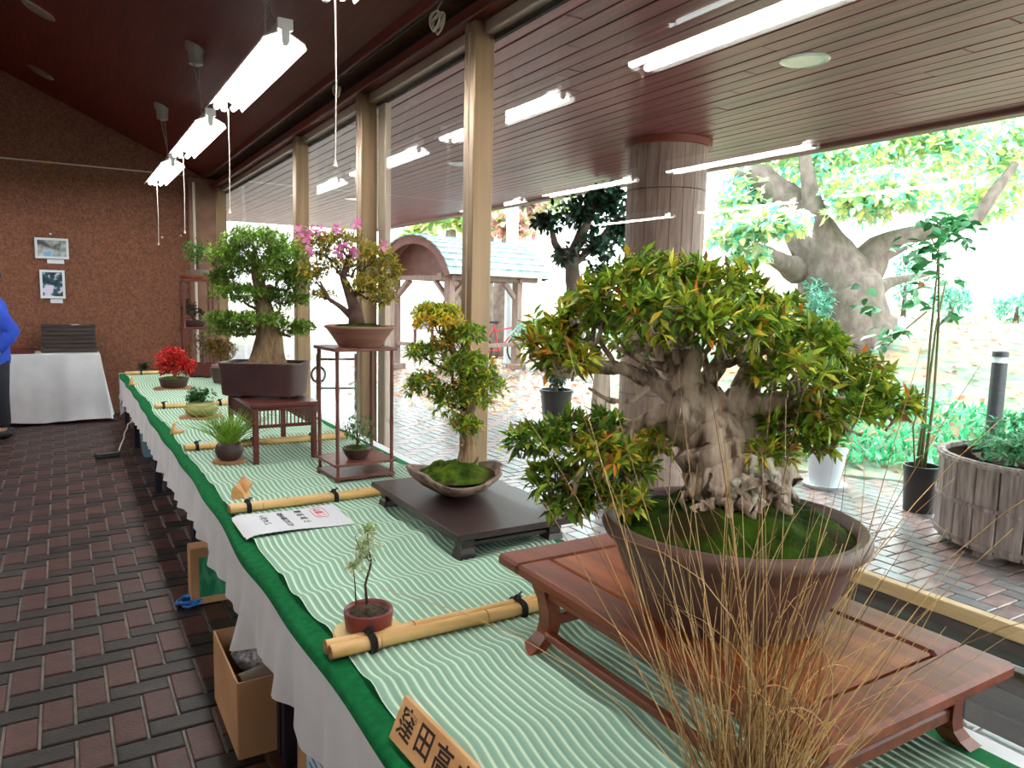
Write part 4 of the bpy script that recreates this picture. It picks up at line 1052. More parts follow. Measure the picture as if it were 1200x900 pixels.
# --- dry grass in a small pot in front of it
gc = Vector((.800, .655, MT(.8, .655)))
t = thing('dry_grass', 'clump of tall dry straw coloured grass in a small dark pot', 'grass', tuple(gc))
round_pot(t, gc, [(0, 0), (.05, 0), (.066, .03), (.072, .075), (.069, .082), (.062, .078), (.058, .06), (0, .06)], 'pot_dark')
mb = MB(); mound(mb, gc + Vector((0, 0, .058)), .06, .02, seed=2); mb.build('soil', 'soil_dark', t, smooth='all')
for i in range(230):
    a = random.uniform(0, 6.28); r0 = .045 * math.sqrt(random.random()); p0 = gc + Vector((r0 * math.cos(a), r0 * math.sin(a), .066))
    sd = max(-.5, min(.55, random.gauss(0, .30) + (.05 if i % 3 else -.10))); vd = random.gauss(-.02, .17); h = random.uniform(.18, .52) if i % 3 else random.uniform(.34, .74)
    pts = []; cu = random.gauss(0, .28) if i % 5 else random.choice((-1, 1)) * random.uniform(.5, 1.2); n = 8
    for j in range(n + 1):
        q = j / n; lat = sd * q * h + cu * h * .35 * q ** 2.4; up = h * (q - (abs(cu) * .22) * q ** 3)
        pts.append(p0 + SIDE * lat + VIEW * (vd * q * h + .02 * cu * q * q) + Vector((0, 0, up)))
    r = random.uniform(.0006, .0012)
    MB().tube(pts, [r * 1.15] * 3 + taper(r, r * .35, 5), 4).build('grass_blade', 'straw' if random.random() < .62 else 'straw_dark', t, smooth='all')
for i in range(12):   # curled sheaths
    c = gc + SIDE * random.uniform(-.06, .09) + VIEW * random.uniform(-.04, .02) + Vector((0, 0, random.uniform(.12, .3)))
    R_ = random.uniform(.02, .05); s = random.choice((-1, 1)); a0 = random.uniform(-.6, 1.2)
    MB().tube([c + SIDE * (s * R_ * (1 - math.cos(a0 + q * .32))) + Vector((0, 0, R_ * 1.3 * math.sin(a0 + q * .32))) for q in range(9)], taper(.0013, .0006, 8), 4).build('curled_blade', 'straw', t, smooth='all')

# --- low dark stand with the yellowing azalea in a cracked bowl
t = thing('display_stand', 'low dark polished wooden stand holding the cracked grey rock-like bowl', 'stand', (1.285, 2.41, .57))
x0, x1, y0, y1, zt = 1.045, 1.525, 2.02, 2.80, .652
mb = MB(); slab(mb, x0, x1, y0, y1, zt - .022, zt, .004); mb.build('top', 'ebony', t)
for lx in (x0 + .04, x1 - .10):
    for ly in (y0 + .04, y1 - .09):
        mb = MB(); vs = []; fz = MT(min(lx, MX1), ly) - .003
        for z, w in ((fz, .030), (fz + .02, .027), (.60, .022), (zt - .022, .025)): vs += [(lx - w, ly - w, z), (lx + w, ly - w, z), (lx + w, ly + w, z), (lx - w, ly + w, z)]
        mb.add(vs, [(i * 4 + j, i * 4 + (j + 1) % 4, i * 4 + 4 + (j + 1) % 4, i * 4 + 4 + j) for i in range(3) for j in range(4)] + [(3, 2, 1, 0), (12, 13, 14, 15)]); mb.build('leg', 'ebony', t)
for ly in (y0 + .04, y1 - .09): mb = MB(); slab(mb, x0 + .06, x1 - .12, ly - .01, ly + .01, .600, .616, .003); mb.build('stretcher', 'ebony', t)
for lx in (x0 + .04, x1 - .10): mb = MB(); slab(mb, lx - .01, lx + .01, y0 + .06, y1 - .11, .600, .630, .003); mb.build('stretcher', 'ebony', t)
b0 = at_z(535, 578, zt)
t = thing('yellowing_bonsai', 'bonsai with yellow leaves on top in a cracked rock-like bowl', 'bonsai', (b0.x, b0.y, zt))
cc = Vector((b0.x, b0.y, zt)); D1 = depth(cc); u1 = D1 / FPX
Rr = 55 * u1
def wb(a, z): return 1 + .06 * math.sin(3 * a + 1) + .04 * math.sin(5 * a) + .02 * math.sin(11 * a + z * 60)
mb = MB().lathe([(0, .002), (.055, .0), (.075, .006), (Rr * .70, .03), (Rr * .93, .060), (Rr * 1.02, .082), (Rr * 1.0, .090), (Rr * .92, .086), (Rr * .86, .066), (0, .06)], cc, 56, wob=wb)
mb.v = [(v[0], v[1], v[2] + (.022 * max(0, (v[2] - zt) / .09) * math.sin(2 * math.atan2(v[1] - cc.y, v[0] - cc.x) + 2.1))) for v in mb.v]
mb.build('pot', 'pot_crackle', t, smooth='all')
mb = MB(); mound(mb, cc + Vector((0, 0, .072)), Rr * .88, .05, n=56, rings=12, amp=.16, seed=3); mb.build('moss', 'moss', t, smooth='all')
D0 = D1
YT = [8, 4, 1, 18, 50, 14, 2]; MD = [28, 34, 22, 10, 6, 3, 3]
pads = [PD(512, 366, 30, 12, 0, 60, [20, 20, 8, 26, 20, 3, 1]), PD(515, 376, 34, 9, -.03, 46, YT), PD(545, 392, 26, 14, 0, 44, MD), PD(497, 412, 26, 13, .02, 44, MD), PD(545, 428, 38, 20, 0, 70, MD), PD(562, 455, 32, 26, 0, 80, MD), PD(530, 468, 30, 22, .03, 54, MD), PD(495, 450, 27, 18, 0, 48, MD), PD(545, 498, 22, 11, -.02, 28, MD), PD(520, 400, 18, 14, 0, 20, YT)]
tips = bonsai_crown(t, pads, .034, 6, AZ_COLS, AZ_W, rmin=.4, mult=2.0)
tk = [tp(548, 545), tp(553, 520), tp(545, 500), tp(553, 480), tp(545, 450), tp(535, 420), tp(520, 385)]
MB().tube([tk[0].lerp(tk[1], -.3)] + tk, [.046, .034, .026, .024, .020, .014, .010, .005], 12).build('trunk', 'bark_tan', t, smooth='all')
rt = MB()
for q in range(6): rt.tube(bend(tp(549 + random.uniform(-8, 8), 520), tp(545 + random.uniform(-22, 22), 552, random.uniform(-.05, .03)), 5, .2), taper(.010, .007, 5), 6)
rt.build('roots', 'bark_tan', t, smooth='all', kind='stuff')
at_ = [(tk[6], .006), (tk[5], .007), (tk[5], .008), (tk[4], .009), (tk[4], .009), (tk[3], .010), (tk[3], .009), (tk[4], .010), (tk[2], .006), (tk[5], .006)]
bonsai_limbs(t, at_, pads, tips, 'bark_dark', ntw=12)

# --- seedling in a red pot on a wooden disc
c = at_z(432, 741, .57); c.z = MT(c.x, c.y)
dz = thing('wooden_disc', 'round pale wooden disc under the small red seedling pot', 'disc', tuple(c)); MB().lathe([(0, -.004), (.082, -.004), (.086, .002), (.086, .009), (.083, .012), (0, .012)], c, 48).build('disc', 'disc_wood', dz, smooth=True)
c = c + Vector((.0, .0, .012)); t = thing('seedling_pot', 'thin stemmed seedlings with pale leaves in a small round red pot', 'potted plant', tuple(c))
round_pot(t, c, [(0, .0), (.048, .0), (.056, .008), (.060, .04), (.0605, .052), (.058, .055), (.054, .052), (.052, .044), (0, .042)], 'pot_red')
mb = MB(); mound(mb, c + Vector((0, 0, .042)), .053, .012, amp=.3, seed=9); mb.build('soil', 'soil_dark', t, smooth='all')
D0 = depth(c)
sb = MB(); sb.tube([tp(430, 708), tp(428, 685), tp(435, 660), tp(432, 640), tp(430, 622)], [.0035, .003, .0026, .0018, .001], 6); sb.tube([tp(435, 660), tp(420, 640), tp(416, 628)], [.002, .0014, .001], 5)
sb.build('stem', 'bark_dark', t, smooth='all'); MB().tube([tp(417, 708), tp(416, 685), tp(414, 665)], [.002, .0015, .001], 5).build('stem', 'bark_dark', t, smooth='all')
pl = [lin(214, 226, 190), lin(170, 190, 120), lin(150, 160, 50), lin(232, 236, 216)]
pads = [PD(430, 640, 18, 16, 0, 26, [5, 4, .5, 6]), PD(426, 655, 14, 16, 0, 18, [5, 4, .5, 6]), PD(432, 620, 10, 6, 0, 10, [2, 4, 7, 1]), PD(413, 665, 9, 8, 0, 14, [5, 5, 1, 4])]
bonsai_crown(t, pads, .017, 5, pl, [1, 1, 1, 1], m='leaf_thin', rmin=.2, mult=1.8)

# --- open rack with the flowering azalea on top and a small leafy pot inside
ez = .566; ec = Vector((1.150, 3.285, ez)); erz = .05
t = thing('display_rack', 'slender open wooden rack of thin posts carrying the pink flowering bonsai', 'rack', tuple(ec))
R2 = Matrix.Translation(ec) @ Matrix.Rotation(erz, 4, 'Z')
def rb(nm, c_, d_, bv=.002):
    mb = MB().box(c_, d_, bv=bv); mb.v = [tuple(R2 @ Vector(v)) for v in mb.v]; return mb.build(nm, 'etagere_wood', t)
ETOP = 1.166 - ez
rb('base_shelf', (0, 0, .018), (.285, .255, .014)); rb('shelf', (0, 0, .078), (.30, .27, .012)); rb('top', (0, 0, ETOP - .007), (.30, .27, .014), .003)
for sx in (-1, 1):
    for sy in (-1, 1):
        mb = MB(); P = [R2 @ Vector((sx * .13, sy * .115, z)) for z in (.0, .02, .05, .075)]; mb.tube([P[0] + Vector((sx * .004, sy * .004, 0))] + P[1:], [.012, .010, .008, .0075], 4); mb.build('foot', 'etagere_wood', t)
        mb = MB(); zs = [.084 + i * (ETOP - .1) / 12 for i in range(13)]; mb.tube([R2 @ Vector((sx * .13, sy * .115, z)) for z in zs], [.0085 if i % 4 else .0098 for i in range(13)], 8); mb.build('post', 'etagere_wood', t, smooth=True)
c = Vector((ec.x + .02, ec.y - .01, ez + ETOP)); t = thing('flowering_bonsai', 'bonsai with pink flowers and yellowish leaves in a wide shallow clay bowl', 'bonsai', tuple(c))
round_pot(t, c, [(0, .004), (.085, .004), (.092, .0), (.098, .004), (.125, .045), (.152, .082), (.160, .086), (.161, .094), (.155, .096), (.146, .086), (.14, .078), (0, .075)], 'pot_terracotta', 56)
mb = MB(); mound(mb, c + Vector((0, 0, .08)), .146, .026, amp=.18, seed=6, n=48); mb.build('moss', 'moss_vivid', t, smooth='all')
D0 = depth(c)
FC = [lin(176, 176, 64), lin(204, 188, 76), lin(124, 144, 56), lin(216, 180, 84), lin(176, 130, 76)]
pads = [PD(372, 288, 24, 18, 0, 40), PD(402, 283, 30, 16, 0, 44), PD(436, 300, 28, 18, 0, 44), PD(400, 312, 30, 14, .03, 34), PD(432, 335, 34, 16, -.02, 46), PD(455, 318, 20, 20, 0, 30), PD(366, 318, 18, 12, 0, 20), PD(450, 350, 18, 12, 0, 20), PD(380, 345, 16, 8, .03, 12)]
pads = [p_ + ([30, 24, 20, 16, 10],) for p_ in pads]
tips = bonsai_crown(t, pads, .033, 5, FC, [1] * 5, rmin=.35, mult=3.2)
tk = [tp(418, 380), tp(416, 362), tp(410, 345), tp(402, 325), tp(408, 305), tp(415, 290)]
MB().tube(tk, [.038, .030, .024, .016, .012, .006], 10).build('trunk', 'bark_dark', t, smooth='all')
MB().tube([tp(414, 372), tp(400, 360), tp(385, 350), tp(375, 330)], [.02, .013, .010, .005], 8).build('branch', 'bark_dark', t, smooth='all')
bonsai_limbs(t, [(tk[3], .008), (tk[4], .008), (tk[3], .009), (tk[3], .007), (tk[2], .01), (tk[2], .009), (tp(380, 345), .005), (tk[2], .008), (tp(390, 352), .005)], pads, tips, 'bark_dark', ntw=12)
for (fx, fy) in ((363, 268), (351, 271), (360, 279), (396, 268), (419, 263), (404, 289), (397, 296), (414, 296), (449, 288), (362, 295), (376, 270)):
    p0 = tp(fx, fy, -.10); N = 6; dd = np.array([(SIDE * math.cos(a) + Vector((0, 0, math.sin(a))) - VIEW * .35)[:] for a in [i * 6.283 / N + fx for i in range(N)]])
    leaf_obj('flower', np.repeat(np.array([p0[:]]), N, 0), dd, [.034] * N, palette(N, [lin(232, 130, 190), lin(240, 160, 208)], [1, 1], .06), PETAL, 'leaf_thin', t, kind=None)
c = R2 @ Vector((-.005, -.03, .085)); t = thing('leafy_pot', 'small round leafy green shrub in a dark bowl inside the open rack', 'potted plant', tuple(c))
round_pot(t, c, [(0, 0), (.042, 0), (.056, .02), (.066, .046), (.064, .05), (.058, .046), (0, .042)], 'pot_dark', 36)
mb = MB(); mound(mb, c + Vector((0, 0, .042)), .058, .014, amp=.2, seed=4, n=32, rings=6); mb.build('moss', 'moss', t, smooth='all')
D0 = depth(c); GC = [lin(52, 104, 44), lin(78, 128, 58), lin(36, 76, 34), lin(110, 146, 80)]
q = project(c + Vector((0, 0, .13)))
pads = [PD(q[0], q[1], 22, 19, 0, 90), PD(q[0] + 4, q[1] + 8, 18, 14, 0, 40)]
tips = bonsai_crown(t, pads, .020, 5, GC, [3, 3, 2, 1], m='leaf_waxy', rmin=.35)
MB().tube([c + Vector((0, 0, .045)), c + Vector((.004, 0, .08)), c + Vector((0, 0, .13))], [.008, .006, .003], 7).build('trunk', 'bark_dark', t, smooth='all')

# --- tall slatted stand with the big yew-like bonsai
x0, x1, y0, y1, zt = .775, 1.088, 3.68, 4.32, .864
t = thing('slatted_stand', 'tall dark red wooden stand with slatted sides under the wide rectangular pot', 'stand', ((x0 + x1) / 2, (y0 + y1) / 2, .57))
mb = MB(); slab(mb, x0 - .012, x1 + .012, y0 - .012, y1 + .012, zt - .02, zt, .004); mb.build('top', 'stand_red', t)
for lx in (x0 + .014, x1 - .014):
    for ly in (y0 + .014, y1 - .014): mb = MB(); slab(mb, lx - .013, lx + .013, ly - .013, ly + .013, MT(lx, ly) - .002, zt - .02, .003); mb.build('leg', 'stand_red', t)
for (a, b, c_, d) in ((x0 + .027, x1 - .027, y0 + .004, y0 + .022), (x0 + .027, x1 - .027, y1 - .022, y1 - .004), (x0 + .004, x0 + .022, y0 + .027, y1 - .027), (x1 - .022, x1 - .004, y0 + .027, y1 - .027)):
    for za, zb in ((zt - .036, zt - .02), (.742, .758)): mb = MB(); slab(mb, a, b, c_, d, za, zb, .003); mb.build('rail', 'stand_red', t)
    hor = (b - a) > (d - c_); n = int(((b - a) if hor else (d - c_)) / .0185)
    for i in range(n):
        q = (i + .5) / n; px_, py_ = (a + (b - a) * q, (c_ + d) / 2) if hor else ((a + b) / 2, c_ + (d - c_) * q)
        MB().box((px_, py_, (.758 + zt - .036) / 2), (.005, .005, zt - .036 - .758)).build('slat', 'stand_red', t)
pc = at_d(311, 466, 3.90); pc.z = zt; D0 = depth(pc); u = D0 / FPX
t = thing('layered_bonsai', 'tall green bonsai with thick ridged trunk in a dark rectangular pot', 'bonsai', tuple(pc))
def rrect(hx, hy, r, n=5):
    P = []
    for (sx, sy, a0) in ((1, 1, 0), (-1, 1, 90), (-1, -1, 180), (1, -1, 270)):
        for i in range(n + 1):
            a = math.radians(a0 + 90 * i / n); P.append((sx * (hx - r) + r * math.cos(a), sy * (hy - r) + r * math.sin(a)))
    return P
def rect_pot(parent, c, hx, hy, h, m, fl=.9, r=.03, yaw=0.0, axis=None):
    ax = axis or SIDE; ay = Vector((-ax.y, ax.x, 0)); vs = []; secs = [(fl * .96, .010), (fl, .016), (.985, h * .8), (1.0, h * .92), (1.0, h), (.95, h), (.93, h * .86)]
    N = None
    for s_, z in secs:
        P = rrect(hx * s_, hy * (1 - (1 - s_) * hx / hy), r); N = len(P); vs += [c + ax * p[0] + ay * p[1] + Vector((0, 0, z)) for p in P]
    k = len(secs); fs = [(i * N + j, i * N + (j + 1) % N, (i + 1) * N + (j + 1) % N, (i + 1) * N + j) for i in range(k - 1) for j in range(N)] + [tuple(range(N))[::-1], tuple((k - 1) * N + j for j in range(N))]
    MB().add(vs, fs).build('pot', m, parent, smooth=True)
    for sx in (-1, 1):
        for sy in (-1, 1): MB().box(c + ax * (sx * hx * .6) + ay * (sy * hy * .6) + Vector((0, 0, .007)), (.05, .03, .015), rz=math.atan2(ax.y, ax.x), bv=.003).build('pot_foot', m, parent)
rect_pot(t, pc, 46.5 * u, .135, 40 * u, 'pot_purple', fl=.945, r=.055)
mb = MB(); mound(mb, pc + Vector((0, 0, 36 * u)), 43 * u, .022, sy=.68, amp=.25, n=48, rings=10, seed=8, rz=math.atan2(SIDE.y, SIDE.x)); mb.build('soil', 'soil_grit', t, smooth='all')
def wt(a, z): return 1 + .10 * math.sin(5 * a + z * 9) + .07 * math.sin(9 * a - z * 14)
tkp = [tp(313, 434), tp(314, 426), tp(315, 412), tp(316, 395), tp(312, 372), tp(306, 345), tp(300, 318), tp(298, 295)]
trr = [26, 22, 17, 14, 11, 8, 6, 3]
mb = MB(); vs = []; n = 24
for p_, r_ in zip(tkp, trr):
    for j in range(n): a = 2 * math.pi * j / n; rr = r_ * u * wt(a, p_.z); vs.append(p_ + SIDE * rr * math.cos(a) + VIEW * rr * math.sin(a) * .85)
mb.add(vs, [(i * n + j, i * n + (j + 1) % n, (i + 1) * n + (j + 1) % n, (i + 1) * n + j) for i in range(len(tkp) - 1) for j in range(n)] + [tuple(len(vs) - n + j for j in range(n))]); mb.build('trunk', 'bark_tan', t, smooth='all')
YC = [lin(108, 152, 48), lin(138, 178, 60), lin(82, 122, 44), lin(130, 130, 62), lin(166, 188, 88)]
UP = [26, 40, 12, 4, 14]; LO = [30, 14, 26, 20, 2]
pads = [PD(300, 282, 44, 18, 0, 190, UP), PD(268, 298, 28, 16, -.02, 100, UP), PD(336, 298, 34, 16, 0, 110, UP), PD(300, 312, 52, 16, .02, 150, LO), PD(262, 326, 20, 14, 0, 70, LO), PD(346, 326, 24, 18, 0, 90, LO), PD(286, 343, 44, 12, 0, 130, UP), PD(335, 350, 34, 12, .02, 90, LO), PD(262, 374, 24, 10, -.02, 70, UP), PD(300, 374, 46, 10, -.03, 120, UP), PD(350, 384, 24, 9, 0, 60, UP), PD(275, 388, 34, 7, 0, 60, LO), PD(330, 320, 30, 16, -.08, 70, LO)]
tips = bonsai_crown(t, pads, .030, 7, YC, [1] * 5, tmpl=NEEDLE, rmin=.35, low=.5, mult=2.6)
sel = [7, 6, 6, 5, 5, 5, 4, 4, 4, 3, 3, 3, 5]
bonsai_limbs(t, [(tkp[s], .014) for s in sel], pads, tips, 'bark_tan', ntw=16)

# --- smaller plants along the table
def disc(px, py, rpx, m, label):
    c = at_z(px, py, .57); c.z = MT(c.x, c.y); r = rpx * upx(c)
    d = thing('wooden_disc', label, 'disc', tuple(c)); MB().lathe([(0, -.004), (r * .96, -.004), (r, .002), (r, .009), (r * .97, .012), (0, .012)], c, 40).build('disc', m, d, smooth=True)
    return c + Vector((0, 0, .012))
c = disc(269, 540, 19, 'disc_brown', 'thin brown wooden disc under the bright green grass pot'); D0 = depth(c); u = D0 / FPX
t = thing('grass_pot', 'bright lime green grass tuft in a round dark brown pot', 'potted plant', tuple(c))
round_pot(t, c, [(0, 0), (.040, 0), (.056, .012), (.067, .04), (.062, .072), (.052, .086), (.046, .084), (.048, .07), (0, .07)], 'pot_dark', 36)
mb = MB()
for i in range(260):
    a = random.uniform(0, 6.28); r0 = .04 * random.random(); s_ = random.gauss(0, .45); v_ = random.gauss(0, .4); h = random.uniform(.08, .20); p0 = c + Vector((r0 * math.cos(a), r0 * math.sin(a), .07))
    mb.tube([p0 + SIDE * (s_ * h * q * (1 + .5 * q)) + VIEW * (v_ * h * q) + Vector((0, 0, h * (q - .18 * abs(s_) * q * q))) for q in (0, .35, .7, 1)], [.0022, .002, .0016, .0006], 3, cap=False)
mat('grass_lime', lin(116, 160, 40), lin(160, 198, 70), 30, .5, island=.2); mat('grass_brown', lin(128, 120, 60), rough=.7)
mb.build('grass', 'grass_lime', t, smooth='all', kind='stuff')
mb = MB()
for i in range(30):
    h = random.uniform(.08, .17); s_ = random.uniform(.5, 1.2); p0 = c + SIDE * .03 + Vector((0, 0, .07)); mb.tube([p0 + SIDE * (s_ * h * q) + VIEW * random.uniform(-.02, .02) + Vector((0, 0, h * .8 * (q - .9 * q * q))) for q in (0, .4, .75, 1)], .0011, 3, cap=False)
mb.build('dry_blades', 'grass_brown', t, smooth='all', kind='stuff')
c = disc(236, 489, 24, 'disc_brown', 'brown slab under the striped moss ball plant'); D0 = depth(c); u = D0 / FPX
t = thing('moss_ball_plant', 'dark green ferny plant growing from a striped straw-wrapped ball', 'potted plant', tuple(c))
round_pot(t, c, [(0, 0), (.06, 0), (.095, .022), (.105, .05), (.09, .08), (.05, .095), (0, .098)], 'moss_ball', 36)
pads = [PD(235, 464, 18, 11, 0, 110), PD(228, 468, 12, 9, 0, 50)]; bonsai_crown(t, pads, .032, 5, [lin(48, 98, 44), lin(74, 124, 56), lin(34, 70, 34)], [1, 1, 1], rmin=.2, low=.6)
c = disc(204, 455, 22, 'disc_brown', 'brown slab under the red maple'); D0 = depth(c); u = D0 / FPX
t = thing('red_maple', 'small bonsai maple with scarlet leaves in a dark oval pot', 'bonsai', tuple(c))
round_pot(t, c, [(0, 0), (.085, 0), (.10, .012), (.118, .07), (.122, .082), (.112, .08), (0, .076)], 'pot_dark', 36)
mb = MB(); mound(mb, c + Vector((0, 0, .076)), .11, .02, seed=12, n=28, rings=6); mb.build('soil', 'moss', t, smooth='all')
MR = [lin(206, 44, 44), lin(226, 72, 64), lin(168, 30, 36), lin(236, 104, 90)]
pads = [PD(204, 424, 23, 14, 0, 120), PD(193, 430, 13, 10, 0, 50), PD(217, 429, 13, 9, 0, 50), PD(203, 414, 14, 8, 0, 50)]
tips = bonsai_crown(t, pads, .045, 4, MR, [3, 3, 2, 1], m='leaf_thin', rmin=.2, low=.6, mult=1.8)
k0 = c + Vector((0, 0, .08)); MB().tube([k0, tp(206, 438), tp(204, 430), tp(203, 418)], [.016, .013, .010, .004], 8).build('trunk', 'bark_dark', t, smooth='all')
bonsai_limbs(t, [(tp(205, 434), .007)] * 4, pads, tips, 'bark_dark', ntw=8)
c = at_z(169, 437, .57); c.z = MT(c.x, c.y); D0 = depth(c); t = thing('grey_tuft_pot', 'low grey green tuft in a flat black tray beside the far bamboo', 'potted plant', tuple(c))
MB().box(c + Vector((0, 0, .018)), (.17, .12, .034), bv=.006).build('tray', 'plastic_black', t); pads = [PD(168, 430, 7, 7, 0, 60)]; bonsai_crown(t, pads, .04, 5, [lin(62, 84, 58), lin(40, 58, 40)], [1, 1], rmin=.1, low=1)
# far corner group
c = at_z(238, 441, .57); c.z = MT(1.1, 6.9); D0 = depth(c); u = D0 / FPX
t = thing('oxblood_pot', 'dark red square pot with a thin greenish shrub under the tall rack', 'potted plant', tuple(c)); rect_pot(t, c, 15 * u, 12 * u, 16 * u, 'pot_oxblood', r=.01, fl=.85)
pads = [PD(238, 402, 12, 20, 0, 90)]; tips = bonsai_crown(t, pads, .035, 5, [lin(84, 92, 48), lin(60, 70, 38), lin(104, 84, 50)], [1, 1, 1], rmin=.2, low=.9)
MB().tube([c + Vector((0, 0, 14 * u)), tp(238, 412), tp(238, 395)], [.014, .01, .005], 7).build('trunk', 'bark_dark', t, smooth='all')
c = at_z(259, 449, .57); c.z = MT(1.05, 5.6); D0 = depth(c); u = D0 / FPX
t = thing('brown_shrub', 'rounded brownish shrub in a dark round pot behind the rectangular pot', 'potted plant', tuple(c)); round_pot(t, c, [(0, 0), (8 * u, 0), (11 * u, 12 * u), (12 * u, 18 * u), (10 * u, 18 * u), (0, 16 * u)], 'pot_dark', 28)
pads = [PD(259, 410, 19, 15, 0, 170), PD(250, 404, 12, 9, 0, 60)]; tips = bonsai_crown(t, pads, .036, 5, [lin(124, 100, 46), lin(94, 92, 44), lin(146, 98, 56)], [1, 1, 1], rmin=.3, low=.6, mult=2.2)
MB().tube([c + Vector((0, 0, 16 * u)), tp(259, 422), tp(259, 408)], [.016, .012, .006], 7).build('trunk', 'bark_dark', t, smooth='all')
fc = Vector((1.165, 8.02, .566)); ft = at_y(230, 329, 8.02).z; t = thing('tall_rack', 'tall thin dark rack with shelves standing near the rear wall', 'rack', tuple(fc))
for sx in (-1, 1):
    for sy in (-1, 1): MB().box((fc.x + sx * .13, fc.y + sy * .12, (fc.z + ft) / 2 + .001), (.018, .018, ft - fc.z - .01)).build('post', 'stand_red', t)
zm = at_y(230, 384, 8.02).z
for z in (ft, zm, .60): MB().box((fc.x, fc.y, z), (.30, .28, .02), bv=.003).build('shelf', 'stand_red', t)
def mini(nm, label, base, hpx, D, cols, crown, potm):
    tt = thing(nm, label, 'bonsai', tuple(base)); uu = D / FPX
    round_pot(tt, base, [(0, 0), (9 * uu, 0), (12 * uu, 4 * uu), (13 * uu, 8 * uu), (11 * uu, 8 * uu), (0, 7 * uu)], potm, 24)
    tips = bonsai_crown(tt, crown, .035, 5, cols, [1] * len(cols), rmin=.3, low=.6)
    MB().tube([base + Vector((0, 0, 7 * uu)), Vector(crown[0][0]) - Vector((0, 0, crown[0][1][2] * .6)), Vector(crown[0][0])], [.016, .012, .006], 7).build('trunk', 'bark_dark', tt, smooth='all')
D0 = depth((fc.x, fc.y, ft)); b = Vector((fc.x + .02, fc.y, ft + .01))
pt = thing('wooden_tray', 'reddish wooden tray on top of the tall thin rack', 'tray', tuple(b)); MB().lathe([(0, 0), (.15, 0), (.165, .025), (.165, .04), (.15, .03), (0, .02)], b, 28).build('tray', 'rosewood', pt, smooth=True)
q = project(b + Vector((0, 0, .22)))
mini('small_pine', 'small round-headed green bonsai on top of the tall thin rack', b + Vector((0, 0, .03)), 0, D0, [lin(74, 118, 40), lin(96, 140, 50), lin(56, 92, 36)], [PD(231, 293, 18, 14, 0, 150), PD(231, 302, 12, 9, 0, 50)], 'pot_grey')
mini('shelf_pine', 'dark little bonsai on the middle shelf of the tall thin rack', Vector((fc.x - .02, fc.y, zm + .01)), 0, D0, [lin(44, 50, 30), lin(60, 60, 36)], [PD(222, 360, 10, 11, 0, 80), PD(232, 368, 8, 7, 0, 40)], 'pot_dark')

# ------------------------------------------------------------------ rear wall: side table, case, photographs, person
mat('case_black', lin(46, 36, 34), lin(62, 48, 44), 7, .5, stretch=(.5, 4, 4))
mat('photo_frame', lin(214, 222, 226), rough=.4)
mat('photo_grey', lin(70, 72, 70), lin(190, 200, 204), 9, .35, contrast=(.38, .62), c3=lin(120, 170, 210), c3scale=7, c3th=(.6, .66))
mat('photo_teal', lin(8, 40, 52), lin(30, 96, 110), 14, .35, contrast=(.4, .6), c3=lin(214, 206, 228), c3scale=11, c3th=(.52, .6))
mat('jacket_blue', lin(24, 62, 176), lin(34, 78, 196), 9, .75, bump=.2, bscale=30)
mat('trousers_navy', lin(26, 28, 38), lin(36, 38, 50), 9, .85)
mat('skin', lin(206, 156, 128), lin(218, 170, 142), 8, .55)
mat('hair_black', lin(26, 22, 20), rough=.6)
mat('shoe_black', lin(24, 24, 26), rough=.5)

bt = thing('side_table', 'table against the rear wall hidden under a floor-length white cloth', 'table', (-.66, 9.24, 0))
MB().box((-.66, 9.24, .70), (1.96, .6, .03)).build('tabletop', 'tabletop', bt)
for x in (-1.58, .26):
    for y in (8.98, 9.5): MB().box((x, y, .343), (.04, .04, .684)).build('leg', 'steel_navy', bt)
def skirt(path, z1, z0, amp, fl):
    mb = MB(); n = len(path); rows = 7; vs = []
    for k in range(rows):
        q = k / (rows - 1)
        for (x, y, nx, ny, s) in path:
            f = amp * q * (math.sin(17 * s) + .6 * math.sin(31 * s + 1)) + fl * q
            vs.append((x + nx * f, y + ny * f, z1 + (z0 - z1) * q + .008 * q * math.sin(9 * s)))
    mb.add(vs, [(k * n + i, (k + 1) * n + i, (k + 1) * n + i + 1, k * n + i + 1) for k in range(rows - 1) for i in range(n - 1)]); return mb
path = []
for i in range(70): x = -1.66 + 1.995 * i / 69; path.append((x, 8.925, 0, -1, x))
for i in range(1, 26): y = 8.925 + .64 * i / 25; path.append((.337, y, 1, -.15, y * 1.3))
mb = skirt(path, .722, .03, .016, .018)
for k, v in enumerate(list(mb.v)):
    q = (.722 - v[2]) / .69
    if v[0] > .28: mb.v[k] = (v[0] + .085 * max(0, q), v[1], v[2])
mb.add([(-1.66, 8.925, .722), (.337, 8.925, .722), (.337, 9.565, .722), (-1.66, 9.565, .722)], [(0, 1, 2, 3)])
mb.build('tablecloth', 'cloth_white', smooth=True, loc=(-.66, 9.24, .722), label='plain white floor-length cloth over the table at the rear wall', cat='tablecloth')
t = thing('slatted_case', 'black slatted wooden case with a small white tag on the rear table', 'case', (.065, 9.3, .726))
MB().box((.065, 9.3, .752), (.52, .3, .05), bv=.006).build('plinth', 'case_black', t)
MB().box((.065, 9.3, .885), (.46, .25, .21)).build('body', 'dark_gap', t)
for i in range(5): MB().box((.065, 9.17, .797 + .044 * i), (.47, .016, .036), bv=.004).build('slat', 'case_black', t)
for x in (-.172, .302): MB().box((x, 9.3, .89), (.02, .27, .23), bv=.004).build('side', 'case_black', t)
MB().box((.065, 9.3, 1.005), (.5, .28, .022), bv=.005).build('lid', 'case_black', t)
MB().box((.12, 9.2, 1.02), (.07, .05, .006), rz=.3).build('tag', 'paper_white', t)
t = thing('long_tray', 'long low dark red tray lying on the rear table beside the case', 'tray', (-.75, 9.25, .726))
